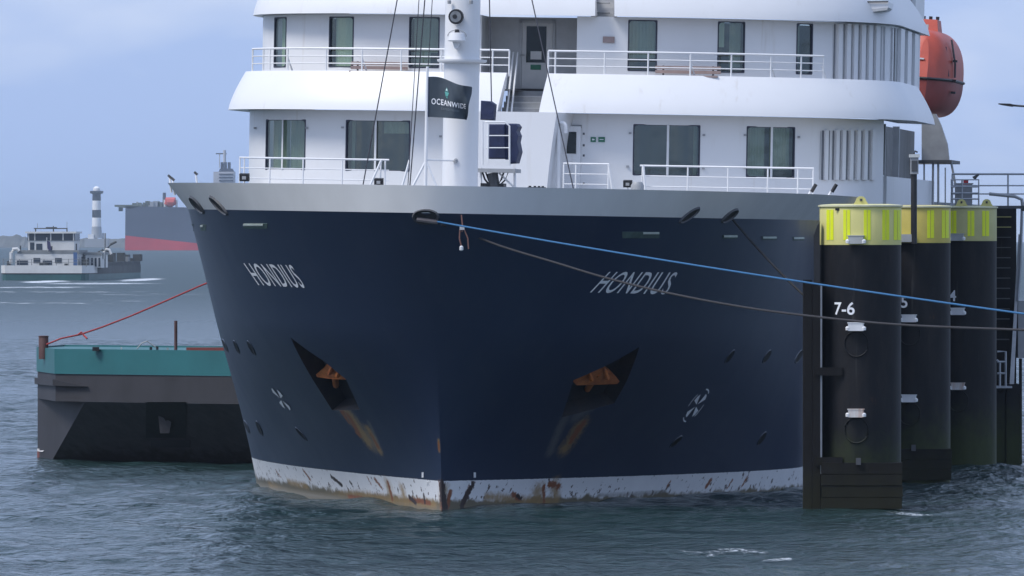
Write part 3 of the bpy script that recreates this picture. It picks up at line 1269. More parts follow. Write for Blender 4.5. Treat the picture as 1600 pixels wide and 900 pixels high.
door = MB().ab((d0.x + 0.07, ry - 0.035, Z_UF + 0.07), (d1.x - 0.07, ry + 0.01, d0.z - 0.07)).build('door', OFFW, ship)
fr.build('frame', RECESS, door)
q0, q1 = ly(823, 41, ry - 0.05), ly(853, 98, ry - 0.05)
MB().ab((q0.x, ry - 0.055, q1.z), (q1.x, ry - 0.03, q0.z)).build('door_window', GLASSD, door)
q0, q1 = ly(829, 80, ry - 0.06), ly(846, 93, ry - 0.06)
MB().ab((q0.x, ry - 0.062, q1.z), (q1.x, ry - 0.057, q0.z)).build('notice', OFFW, door)
q0, q1 = ly(829, 101, ry - 0.06), ly(845, 109, ry - 0.06)
MB().ab((q0.x, ry - 0.062, q1.z), (q1.x, ry - 0.03, q0.z)).build('sign_plate', SIGNG, door)
q0, q1 = ly(812, 86, ry - 0.1), ly(816, 90, ry - 0.1)
MB().tube([(q0.x + .02, ry - 0.04, q0.z), (q0.x + .02, ry - 0.11, q0.z), (q0.x + 0.14, ry - 0.11, q0.z)], 0.018, 6).build('handle', GREYM, door)
MB().ab((d0.x - 0.1, ry - 0.3, Z_UF - 0.02), (d1.x + 0.1, ry, Z_UF + 0.05)).build('door_sill', BLACK, ship)

# stair in the gap of the lower overhang, down to the white casing
st_l, st_r = ly(783, 160, 22.3), ly(850, 160, 22.3)
for i in range(4):
    y0 = 23.8 - i * 0.42
    z0 = Z_UF - (i + 1) * 0.17
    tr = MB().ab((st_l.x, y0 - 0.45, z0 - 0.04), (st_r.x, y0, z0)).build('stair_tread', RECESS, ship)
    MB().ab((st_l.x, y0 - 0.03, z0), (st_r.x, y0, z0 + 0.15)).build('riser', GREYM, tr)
for px in (799, 806):
    t0, t1 = ly(px + 3, 82, 23.6), ly(px - 7, 176, 21.8)
    MB().tube([t0, t1], 0.028, 6).build('stair_rail', RAILW, ship)

# white casing below the gap
ct = ly(870, 180, 20.6)
cb = ly(858, 294, 20.6)
cl = ly(742, 180, 20.6)
cs = MB()
zc0, zc1 = 7.32, Z_OB - 0.004
y0, y1 = 20.6, 22.6
rows = []
for i in range(9):
    t = i / 8
    z = lerp(zc0, zc1, t)
    xr = lerp(cb.x - 0.10, ct.x, t ** 1.6)
    rows.append([Vector((cl.x, y1, z)), Vector((cl.x, y0, z)), Vector((xr, y0, z)), Vector((xr + 0.45, y1, z))])
cs.grid(rows)
cs.add([rows[-1][0], rows[-1][1], rows[-1][2], rows[-1][3]], [(0, 1, 2, 3)])
cs.build('stair_casing', WHITE, ship)

# lower door beside the casing, vent and signs
ywall = 21.95
q0, q1 = ly(883, 197, ywall - 0.05), ly(906, 292, ywall - 0.05)
ld = MB().ab((q0.x, ywall - 0.10, 7.4), (q1.x, ywall + 0.2, q0.z)).build('door', WHITE, ship)
w0, w1 = ly(886, 206, ywall - .12), ly(900, 240, ywall - .12)
MB().ab((w0.x, ywall - 0.115, w1.z), (w1.x, ywall - 0.09, w0.z)).build('door_window', GLASSD, ld)
for py in (209, 227, 243, 287):
    h0 = ly(912, py, ywall - 0.12)
    MB().box((h0.x, ywall - 0.11, h0.z), (0.05, 0.05, 0.06)).build('clip', DARKG, ld)
g0 = ly(873, 292, 20.9)
g1 = ly(873, 192, 20.9)
g2 = ly(884, 192, 20.9)
arc = [Vector((g0.x, 20.9, 7.4)), Vector((g1.x, 20.9, g1.z - 0.15))]
for i in range(7):
    a = PI - i * PI / 6
    arc.append(Vector(((g1.x + g2.x) / 2 + (g2.x - g1.x) / 2 * math.cos(a), 20.9, g1.z - 0.12 + 0.12 * math.sin(a))))
arc.append(Vector((g2.x, 20.9, g1.z - 0.28)))
MB().tube(arc, 0.055, 8).build('gooseneck_vent', RAILW, ship, smooth=True)
for (x0, x1, y0, y1, m) in ((923, 931, 214, 222, SIGNG), (935, 945, 214, 222, SIGNG), (893, 909, 195, 200, GREYM), (942, 960, 57, 67, WOODB)):
    PP, yy = (PU, 22.8) if y0 < 100 else (PL, 22.0)
    a, b = ly(x0, y0, yy), ly(x1, y1, yy)
    yb = yy + 0.0
    sc = s_px(PP, (x0 + x1) / 2, (a.z + b.z) / 2)
    yb = plan(PP, sc)[1]
    pl = MB().ab((a.x, yb - 0.03, b.z), (b.x, yb + 0.06, a.z)).build('wall_sign' if m is SIGNG else 'wall_plate', m, ship)
    if m is SIGNG:
        cx, cz, k = (a.x + b.x) / 2, (a.z + b.z) / 2, (a.z - b.z) * 0.28
        if x0 < 930:
            MB().prism([(cx - k, yb - 0.034, cz), (cx, yb - 0.034, cz + k), (cx, yb - 0.034, cz + k * .4), (cx + k, yb - 0.034, cz + k * .4), (cx + k, yb - 0.034, cz - k * .4),
                        (cx, yb - 0.034, cz - k * .4), (cx, yb - 0.034, cz - k)], (0, 0.003, 0)).build('arrow', LETTER, pl)
        else:
            MB().ab((cx - k * 1.4, yb - 0.034, cz - k * .25), (cx + k * 1.4, yb - 0.031, cz + k * .25)).build('symbol', LETTER, pl)

# vertical slots and ribs round the port corner
for (px, w) in ((1285, 4), (1293, 5), (1301, 2.5), (1311, 3), (1322, 3.5), (1333, 2.5), (1344, 3), (1356, 3)):
    z0 = zfor(281, PL, s_px(PL, px, 9))
    zt = zfor(204, PL, s_px(PL, px, 9))
    sa, sb = s_px(PL, px - w / 2, 9), s_px(PL, px + w / 2, 9)
    MB().add([pp3(PL, sa, z0, 0.012), pp3(PL, sb, z0, 0.012), pp3(PL, sb, zt, 0.012), pp3(PL, sa, zt, 0.012)], [(0, 1, 2, 3)]).build('vent_slot', SLOT, ship)
for px in (1289, 1306, 1316, 1328, 1339, 1350, 1362):
    z0 = zfor(281, PL, s_px(PL, px, 9))
    zt = zfor(203, PL, s_px(PL, px, 9))
    sa, sb = s_px(PL, px - 2.6, 9), s_px(PL, px + 2.6, 9)
    MB().grid([[pp3(PL, sa, z, 0.0), pp3(PL, sa, z, 0.07), pp3(PL, sb, z, 0.07), pp3(PL, sb, z, 0.0)] for z in (z0, zt)]).build('vent_rib', WHITE, ship)
for px in (1309, 1322, 1333, 1345, 1356, 1367, 1405, 1416, 1427):
    sa, sb = s_px(PU, px - 3, 12), s_px(PU, px + 3, 12)
    z0, zt = Z_BT - 0.25, Z_VB - 0.05
    MB().grid([[pp3(PU, sa, z, 0.0), pp3(PU, sa, z, 0.10), pp3(PU, sb, z, 0.10), pp3(PU, sb, z, 0.0)] for z in (z0, zt)]).build('vent_rib', WHITE, ship)
for px, w in ((1303, 2), (1315, 6), (1328, 6), (1339, 5), (1351, 5), (1362, 5), (1373, 5), (1399, 4), (1411, 5), (1422, 5), (1433, 4)):
    sa, sb = s_px(PU, px - w / 2, 12), s_px(PU, px + w / 2, 12)
    z0, zt = Z_BT - 0.1, Z_VB - 0.06
    MB().add([pp3(PU, sa, z0, 0.012), pp3(PU, sb, z0, 0.012), pp3(PU, sb, zt, 0.012), pp3(PU, sa, zt, 0.012)], [(0, 1, 2, 3)]).build('vent_slot', SLOT if px == 1303 else RIB, ship)
for px in (1388, 1397, 1406, 1415, 1424):
    sa, sb = s_px(PW, px - 2.5, 14), s_px(PW, px + 2.5, 14)
    MB().grid([[pp3(PW, sa, z, 0.0), pp3(PW, sa, z, 0.08), pp3(PW, sb, z, 0.08), pp3(PW, sb, z, 0.0)] for z in (13.7, 16)]).build('vent_rib', RIB, ship)

for px in (1281, 1307.5, 1318.5, 1325.5, 1336, 1347, 1353, 1359.5, 1366):
    sa, sb = s_px(PL, px - 0.7, 9), s_px(PL, px + 0.7, 9)
    z0, zt = zfor(281, PL, sa), zfor(205, PL, sa)
    MB().add([pp3(PL, sa, z0, 0.013), pp3(PL, sb, z0, 0.013), pp3(PL, sb, zt, 0.013), pp3(PL, sa, zt, 0.013)], [(0, 1, 2, 3)]).build('vent_slot', RIB, ship)
for px in (1314, 1318, 1326.5, 1330, 1338, 1341, 1350, 1353, 1361, 1364, 1372, 1376, 1381, 1393, 1397.5, 1401, 1410, 1413, 1421, 1424, 1432):
    sa, sb = s_px(PU, px - 0.6, 12), s_px(PU, px + 0.6, 12)
    z0, zt = Z_BT - 0.1, Z_VB - 0.07
    MB().add([pp3(PU, sa, z0, 0.016), pp3(PU, sb, z0, 0.016), pp3(PU, sb, zt, 0.016), pp3(PU, sa, zt, 0.016)], [(0, 1, 2, 3)]).build('vent_slot', GREYM, ship)

# wing box that juts out over the upper overhang on the port side
wa = [ly(x, y, 25.5) for x, y in ((1304, 3), (1388, 3), (1388, 12), (1318, 21), (1316, 12))]
wb = MB().prism(wa, (0, 2.6, 0)).build('bridge_wing_step', WHITE, ship)
MB().tube([ly(1305, 3.5, 25.45), ly(1388, 2.5, 25.45)], 0.025, 6).build('grab_rail', DARKG, wb)
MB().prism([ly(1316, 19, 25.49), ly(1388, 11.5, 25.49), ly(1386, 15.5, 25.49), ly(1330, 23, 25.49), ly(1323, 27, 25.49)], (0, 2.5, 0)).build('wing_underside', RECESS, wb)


# ---------------------------------------------------------------- rails
def railing(path, ztop, zbot, bars, posts, braces=(), r=0.026):
    """path: function u->(x,y); u in 0..1"""
    mb = MB()
    us = [i / 40 for i in range(41)]
    mb.tube([Vector((*path(u), ztop)) for u in us], r * 1.25, 6)
    for zb in bars:
        mb.tube([Vector((*path(u), zb)) for u in us], r * 0.7, 6)
    o = mb.build('railing', RAILW, ship, smooth=True)
    for u in posts:
        x, y = path(u)
        MB().tube([(x, y, zbot), (x, y, ztop)], r, 6).build('post', RAILW, o)
    for u in braces:
        x, y = path(u)
        MB().tube([(x + 0.14, y + 0.25, zbot), (x, y, lerp(zbot, ztop, 0.62))], r, 6).build('brace', RAILW, o)
    return o


def bulge_path(px0, px1):
    a, b = s_px(PB, px0, 12, -0.55), s_px(PB, px1, 12, -0.55)
    return (lambda u: plan(PB, lerp(a, b, u), -0.55)), a, b


def upos(a, b, pxs):
    return [(s_px(PB, px, 12, -0.55) - a) / (b - a) for px in pxs]


pth, a, b = bulge_path(394, 796)
railing(pth, 12.03, 11.3, (11.82, 11.61), [0.0] + upos(a, b, (412, 422, 450, 510, 566, 627, 690, 770)) + [1.0], upos(a, b, (450, 566)))
pth, a, b = bulge_path(857, 1287)
railing(pth, 12.03, 11.3, (11.82, 11.61), [0.0] + upos(a, b, (868, 945, 1013, 1079, 1143, 1205, 1252)) + [1.0], upos(a, b, (1079, 1205, 1285)))


def flat_rail(x0, y0, x1, y1, yl, posts, braces, zbot=7.35, bars=(0.28, 0.56)):
    a, b = ly(x0, y0, yl), ly(x1, y1, yl)
    zt = (a.z + b.z) / 2
    f = lambda u: (lerp(a.x, b.x, u), yl)
    railing(f, zt, zbot, [zt - k for k in bars], [(px - x0) / (x1 - x0) for px in posts], [(px - x0) / (x1 - x0) for px in braces], r=0.024)


flat_rail(374, 246, 608, 250, 15.5, (375, 382, 422, 474, 535, 595, 602), ())
flat_rail(1000, 258, 1272, 264, 15.5, (1004, 1075, 1138, 1200, 1247, 1271), (1200,))
flat_rail(880, 255, 952, 257, 17.5, (881, 900, 951), ())
for (x0, y0, x1, y1) in ((596, 250, 577, 289), (640, 250, 628, 289), (951, 257, 957, 293), (1005, 258, 1009, 300)):
    MB().tube([ly(x0, y0, 15.4), ly(x1, y1 + 4, 15.4)], 0.035, 6).build('stanchion', RAILW, ship)

# ---------------------------------------------------------------- mast, flag staff, lamps, stays
MY = 3.9
mxc = ly(720, 200, MY).x
mast = MB().lathe((mxc, MY, 0), [(0.46, 7.3), (0.455, 10.9), (0.46, 11.28), (0.455, 11.4), (0.45, 13.0), (0.44, 16.5)], 40).build('mast', WHITE, ship, smooth=True)
MB().lathe((mxc, MY, 0), [(0.46, 11.28), (0.62, 11.31), (0.64, 11.34), (0.64, 11.38), (0.46, 11.39)], 40, caps=False).build('collar', WHITE, mast, smooth=True)
sl = ly(712, 26, MY - 0.75)
so = MB()
so.tube([sl, sl + Vector((0, 0.10, 0)), sl + Vector((0, 0.34, 0))], [0.19, 0.20, 0.12], 20)
slo = so.build('searchlight', BLACK, mast, smooth=True)
MB().tube([sl + Vector((0, -0.012, 0)), sl + Vector((0, 0.02, 0))], 0.145, 20).build('lens', mat('searchlight lens', (0.20, 0.21, 0.22), 0.12, var=0.3, scale=9), slo)
MB().tube([sl + Vector((-0.02, -0.02, 0)), sl + Vector((-0.02, 0.02, 0))], 0.06, 14).build('bulb', BLACK, slo)
MB().tube([sl + Vector((0, 0.2, -0.15)), sl + Vector((0, 0.5, -0.25))], 0.04, 8).build('bracket', WHITE, slo)
hl = ly(714, 60, MY - 0.72)
ho = MB().lathe(hl, [(0.10, -0.09), (0.21, -0.08), (0.23, -0.05), (0.19, 0.13), (0.06, 0.15)], 20).build('mast_lamp', WHITE, mast, smooth=True)
arc = [hl + Vector((0.24 * math.cos(t), 0, 0.05 + 0.17 * math.sin(t))) for t in [PI * i / 10 for i in range(11)]]
MB().tube(arc, 0.014, 6).build('guard', GREYM, ho)
MB().lathe(hl, [(0.07, 0.14), (0.05, 0.23)], 10).build('cap', BLACK, ho)
MB().prism([hl + Vector((-0.12, 0.0, -0.08)), hl + Vector((0.06, 0, -0.08)), hl + Vector((0.0, 0.0, -0.26)), hl + Vector((-0.06, 0, -0.26))], (0, 0.45, 0)).build('bracket', WHITE, ho)
for (px, py) in ((712, 251), (702, 3), (736, 3)):
    k = ly(px, py, MY - 0.48)
    MB().lathe(k, [(0.045, -0.05), (0.05, 0.03), (0.02, 0.06)], 10).build('fitting', GREYM, mast)

FY = 2.6
f0, f1 = ly(664.5, 300, FY), ly(667, 104, FY)
staff = MB().tube([(f0.x, FY, 7.3), (f0.x, FY, f1.z)], [0.05, 0.035], 10).build('flag_staff', RAILW, ship, smooth=True)
for (x, y, dy) in ((622, 296, 0), (702, 296, 0), (664, 296, 1.4)):
    g = ly(x, y, FY + dy)
    t = ly(664.5, 252, FY)
    MB().tube([(f0.x, FY, t.z), (g.x, FY + dy, 7.35)], 0.035, 6).build('staff_leg', RAILW, staff)
t = ly(664.5, 250, FY)
MB().tube([(f0.x, FY, t.z), (mxc, MY - 0.3, t.z)], 0.022, 6).build('staff_tie', RAILW, staff)

# stays
for (x0, y0, ya, x1, y1, yb) in ((628, -40, 12, 566, 296, 12), (667, -40, 10, 640, 296, 10), (657, -40, 14, 637, 296, 14), (764, -40, 14, 768, 160, 14),
                                 (818, -60, 16, 897, 300, 14), (678, -40, 16, 668, 120, 16)):
    MB().tube([ly(x0, y0, ya), ly(x1, y1, yb)], 0.012 if x0 in (657, 678) else 0.017, 5).build('stay', WIRE, ship)

# floodlights on the foredeck
for (px, py, yl, sc) in ((592, 284, 12, 1.0), (981, 287, 14, 1.0), (382, 277, 14, 1.1)):
    c = ly(px, py, yl)
    h = MB().box(c, (0.24 * sc, 0.14, 0.18 * sc), Matrix.Rotation(R(12), 3, 'X')).build('floodlight', BLACK, ship)
    MB().box(c + Vector((0, -0.085, -0.015)), (0.10 * sc, 0.02, 0.08 * sc)).build('lens', GREYM, h)
    MB().tube([c + Vector((0, 0.02, -0.08)), c + Vector((0, 0.02, -0.45))], 0.02, 6).build('stem', RAILW, h)
for (px, py, w, hgt, m) in ((996, 290, 0.30, 0.24, GREYM), (1268, 297, 0.10, 0.3, BLACK), (1300, 297, 0.10, 0.3, BLACK), (818, 292, 0.0, 0.0, BLACK)):
    c = ly(px, py, 13.5)
    if w == 0.10:
        MB().tube([c + Vector((-0.12, 0, -0.2)), c + Vector((0.02, 0, 0.03))], 0.035, 6).build('lamp_arm', RAILW, ship)
        MB().tube([c + Vector((0.0, -0.02, -0.05)), c + Vector((0.12, -0.02, 0.16))], 0.05, 8).build('strip_lamp', BLACK, ship)
    elif w:
        MB().lathe(c, [(0.16, -0.4), (0.18, 0.0), (0.12, 0.1)], 14).build('vent_cap', m, ship, smooth=True)
c0 = ly(828, 293, 8)
for dx in (0.0, 0.13, 0.24, 0.34):
    MB().tube([c0 + Vector((dx, 0, -0.3)), c0 + Vector((dx, 0, 0.045))], 0.035, 8).build('roller', BLACK, ship)
MB().tube([c0 + Vector((-0.06, 0, 0)), c0 + Vector((0.42, 0, 0.0))], 0.018, 6).build('roller_bar', BLACK, ship)
for (px, py) in ((306, 272), (265, 277), (270, 281)):
    c = ly(px, py, 7.5)
    MB().tube([c + Vector((0.06, 0, -0.4)), c], 0.03, 6).build('deck_stanchion', RAILW, ship)
    MB().box(c + Vector((0.0, 0, 0.02)), (0.11, 0.06, 0.06), Matrix.Rotation(R(40), 3, 'Y')).build('deck_lamp', DARKG, ship)

# ---------------------------------------------------------------- aft side of the ship, davit
yA = eS
AX = 8.6
ya = plan(PL, eS)[1]
AFTW = mat('aft recess shade', (0.16, 0.16, 0.155), 0.6, var=0.25, scale=1.0)  # shade of the open recess put into the wall colour
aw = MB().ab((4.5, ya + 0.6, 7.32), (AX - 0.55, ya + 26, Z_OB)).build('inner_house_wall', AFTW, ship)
zr = 8.75
MB().ab((AX - 0.02, ya + 6.0, 7.3), (AX + 0.10, ya + 26, zr)).build('side_bulwark', WHITE, ship)
pth = lambda u: (AX, ya + 0.3 + u * 5.5)
railing(pth, zr, 7.3, (zr - 0.25, zr - 0.5, zr - 0.75), (0.05, 0.35, 0.7, 1.0), r=0.03)
for yy in (ya + 4, ya + 8.5, ya + 14):
    MB().ab((AX - 0.35, yy, 7.32), (AX - 0.15, yy + 0.2, Z_OB)).build('side_post', RECESS, ship)
MB().tube([(AX - 0.4, ya + 6, zr + 0.1), (AX - 0.4, ya + 1.0, Z_OB - 0.3)], 0.06, 6).build('stair_stringer', GREYM, ship)
MB().lathe((AX - 0.45, ya + 2.6, 7.4), [(0.24, 0), (0.28, 0.3), (0.28, 0.75), (0.22, 0.95)], 16).build('covered_drum', NAVYT, ship, smooth=True)

# lifeboat davit frame
YD = 50.0
da = [ly(x, y, YD) for x, y in ((1440, 178), (1462, 178), (1470, 195), (1480, 225), (1483, 252), (1440, 252))]
dv = MB().prism(da, (0, 0.35, 0)).build('davit', GREYM, ship)
MB().prism([ly(x, y, YD - 0.1) for x, y in ((1412, 250), (1487, 250), (1487, 255), (1412, 255))], (0, 4.0, 0)).build('davit_deck', DARKG, dv)
for (x0, y0, x1, y1, w) in ((1458, 254, 1457, 330, 4), (1466, 254, 1466, 330, 4), (1486, 252, 1496, 305, 4), (1477, 262, 1477, 325, 2.5), (1444, 250, 1444, 320, 3)):
    MB().tube([ly(x0, y0, YD), ly(x1, y1, YD)], w / 100, 6).build('davit_leg', GREYM, dv)

# mooring fairlead fittings at the stem
for (x0, y0, x1, y1) in ((652, 341, 684, 345),):
    a, na = hit2(x0, y0)
    b, nb = hit2(x1, y1)
    MB().tube([a + na * 0.06, b + nb * 0.06], 0.06, 8).build('chock_roller', mat('chock roller', (0.16, 0.14, 0.14), 0.6), ship)

# ------------------------------------------------------------------ things on and around the ship
def W(p):
    return SM @ Vector(p)


def wtube(name, pts, r, m, n=8, **kw):
    return MB().tube(pts, r, n).build(name, m, None, smooth=True, **kw)


# the flag
def make_flag():
    root = empty('flag', W((f0.x, FY, ly(666, 187, FY).z)), (0, SHIP_ROLL, -SHIP_YAW), label='dark slate company flag flying from the white staff before the mast', cat='flag')
    ori = ly(666.5, 120, FY)
    Wd, Hd = (737 - 666) / 62.5 * 1.08, (185 - 121) / 62.5
    NX, NY = 48, 24

    def fp(u, v, o=0.0):
        """u along the fly, v down"""
        x = Wd * (u - 0.06 * u * u - 0.02 * u * math.sin(2.4 * v + 0.6))
        y = 0.20 * u * math.sin(6.2 * u + 1.6 * v) + 0.16 * u * u * math.sin(13 * u - 3 * v) - 0.10 * u
        z = -Hd * v - 0.26 * u ** 1.4 * (1 - 0.75 * v) + 0.03 * math.sin(7 * u) * (1 - v)
        if u > 0.8:
            x -= (u - 0.8) * 0.75 * v * v
            y += (u - 0.8) * 0.5 * math.sin(9 * v)
        d = Vector((x + 0.04, y - o, z))
        return Vector((ori.x - f0.x, 0, ori.z - ly(666, 187, FY).z)) + d
    mb = MB()
    mb.grid([[fp(i / NX, j / NY, 0.004) for i in range(NX + 1)] for j in range(NY + 1)])
    mb.grid([[fp(i / NX, j / NY, -0.004) for i in range(NX + 1)] for j in range(NY + 1)])
    mb.build('cloth', mat('flag cloth', (0.045, 0.062, 0.080), 0.8, var=0.12), root, smooth=True, fix=False)
    MB().tube([fp(0.01, 0, 0), fp(0.01, 1, 0)], 0.02, 6).build('sleeve', NAVYT, root)

    def letters(body, u0, u1, v0, v1, m, nm, bold):
        vs, fs, asp = text_mesh(body, bold=bold, spacing=1.12)
        MB().add([fp(lerp(u0, u1, x), lerp(v1, v0, y), 0.014) for x, y in vs], fs).build(nm, m, root, fix=False)
    letters('OCEANWIDE', 0.08, 0.90, 0.535, 0.685, LETTER, 'lettering', 0.02)
    letters('EXPEDITIONS', 0.30, 0.72, 0.745, 0.80, mat('dim lettering', (0.16, 0.19, 0.21), 0.7), 'small_lettering', 0.0)
    teal = mat('teal print', (0.10, 0.36, 0.33), 0.7)
    em = MB()
    for tri in (((0.42, 0.20), (0.465, 0.30), (0.385, 0.30)), ((0.375, 0.32), (0.48, 0.32), (0.455, 0.42), (0.40, 0.44)), ((0.41, 0.45), (0.45, 0.44), (0.44, 0.49))):
        em.add([fp(u, v, 0.014) for u, v in tri], [tuple(range(len(tri)))])
    em.build('emblem', teal, root, fix=False)
    em2 = MB().add([fp(u, v, 0.016) for u, v in ((0.42, 0.22), (0.44, 0.28), (0.40, 0.28))], [(0, 1, 2)])
    em2.build('emblem_tip', LETTER, root, fix=False)


make_flag()


def covered_gear():
    yl = 6.5
    base = ly(780, 290, yl)
    root = empty('covered_control_stand', W((base.x, yl, 7.34)), (0, SHIP_ROLL, -SHIP_YAW), label='navy tarpaulin-covered control stand with white rails right of the mast', cat='deck equipment')

    def q(px, py, y=yl):
        p = ly(px, py, y)
        return Vector((p.x - base.x, p.y - yl, p.z - 7.34))

    def tarp(poly, y0, dep, name):
        mb = MB()
        P = [q(x, y, yl + y0) for x, y in poly]
        c = sum(P, Vector()) / len(P)
        ring0 = [c + (p - c) * 0.93 + Vector((0, -0.0, 0)) for p in P]
        ring1 = [p + Vector((0, 0.06, 0)) for p in P]
        ring2 = [p + Vector((0, dep, 0)) for p in P]
        n = len(P)
        vs = ring0 + ring1 + ring2
        fs = [tuple(range(n)), tuple(range(3 * n - 1, 2 * n - 1, -1))]
        for k in range(2):
            for i in range(n):
                j = (i + 1) % n
                fs.append((k * n + i, k * n + j, (k + 1) * n + j, (k + 1) * n + i))
        return mb.add(vs, fs).build(name, NAVYT, root)
    tarp(((751, 157), (766, 158), (773, 163), (771, 188), (750, 187)), 0.3, 0.45, 'tarpaulin_hood')
    tarp(((764, 194), (788, 194), (790, 248), (761, 248), (763, 215)), 0.12, 0.9, 'tarpaulin_cover')
    tarp(((789, 193), (806, 193), (810, 198), (807, 205), (810, 212), (808, 222), (811, 237), (806, 255), (789, 256)), 0.25, 0.8, 'tarpaulin_cover')
    pf = MB()
    a, b = q(744, 263), q(806, 270)
    pf.ab((a.x, -0.15, b.z), (b.x, 1.1, a.z))
    pf.build('platform', GREYM, root)
    a, b = q(757, 249), q(796, 259)
    MB().ab((a.x, -0.14, b.z), (b.x, -0.08, a.z)).build('toe_board', RAILW, root)
    for (pts, nm) in ((((755, 258), (755, 190), (762, 191), (790, 191), (797, 197), (797, 259)), 'guard_rail'), (((760, 212), (797, 212)), 'guard_bar'), (((760, 231), (797, 231)), 'guard_bar'),
                      (((764, 193), (763, 258)), 'guard_post')):
        MB().tube([q(x, y) + Vector((0, -0.12, 0)) for x, y in pts], 0.026 if nm != 'guard_bar' else 0.016, 6).build(nm, RAILW, root)
    for (pts, r, m, nm) in ((((803, 262), (803, 296)), 0.035, RAILW, 'support_leg'), (((750, 262), (750, 296)), 0.03, RAILW, 'support_leg'), (((776, 268), (801, 292)), 0.025, RAILW, 'support_brace'),
                            (((768, 270), (772, 296)), 0.14, DARKG, 'pedestal'), (((752, 268), (756, 280), (764, 290)), 0.025, BLACK, 'hose'), (((757, 268), (762, 282), (770, 291)), 0.02, BLACK, 'hose'),
                            (((786, 268), (782, 280), (776, 290)), 0.025, BLACK, 'hose'), (((793, 268), (788, 281), (778, 291)), 0.02, BLACK, 'hose')):
        MB().tube([q(x, y) + Vector((0, 0.2, 0)) for x, y in pts], r, 8).build(nm, m, root, smooth=True)
    MB().ab(q(750, 286) + Vector((0, 0.1, 0)), q(786, 295) + Vector((0, 0.7, 0))).build('pedestal_foot', BLACK, root)


covered_gear()


def bench(px0, px1, py0, py1, label):
    P, o = PB, -1.35
    a = ly(px0, py0, 22.6)
    b = ly(px1, py1, 22.6)
    y = 23.0
    c = ((a.x + b.x) / 2, y, Z_UF)
    sc = s_px(PU, (px0 + px1) / 2, 12)
    y = plan(PU, sc, 0.75)[1]
    root = empty('deck_bench', W((c[0], y, Z_UF)), (0, SHIP_ROLL, -SHIP_YAW), label=label, cat='bench', group='benches on the upper deck')
    w = b.x - a.x
    ht = a.z - Z_UF
    for k in range(3):
        MB().box((0, -0.18 + 0.18 * k, ht * 0.62), (w * 0.96, 0.15, 0.05)).build('seat_slat', WOODB, root)
    for k in range(2):
        MB().box((0, 0.30, ht * (0.80 + 0.17 * k)), (w, 0.04, ht * 0.13)).build('back_slat', WOODB, root)
    for s in (-1, 1):
        MB().box((s * w * 0.38, 0.05, ht * 0.30), (0.06, 0.5, ht * 0.6)).build('leg', DARKG, root)
        MB().box((s * w * 0.38, 0.33, ht * 0.55), (0.05, 0.04, ht * 1.0)).build('back_post', DARKG, root)


bench(545, 634, 97, 117, 'brown slatted bench on the upper deck left of the mast')
bench(1024, 1126, 104, 124, 'brown slatted bench on the upper deck right of the door')


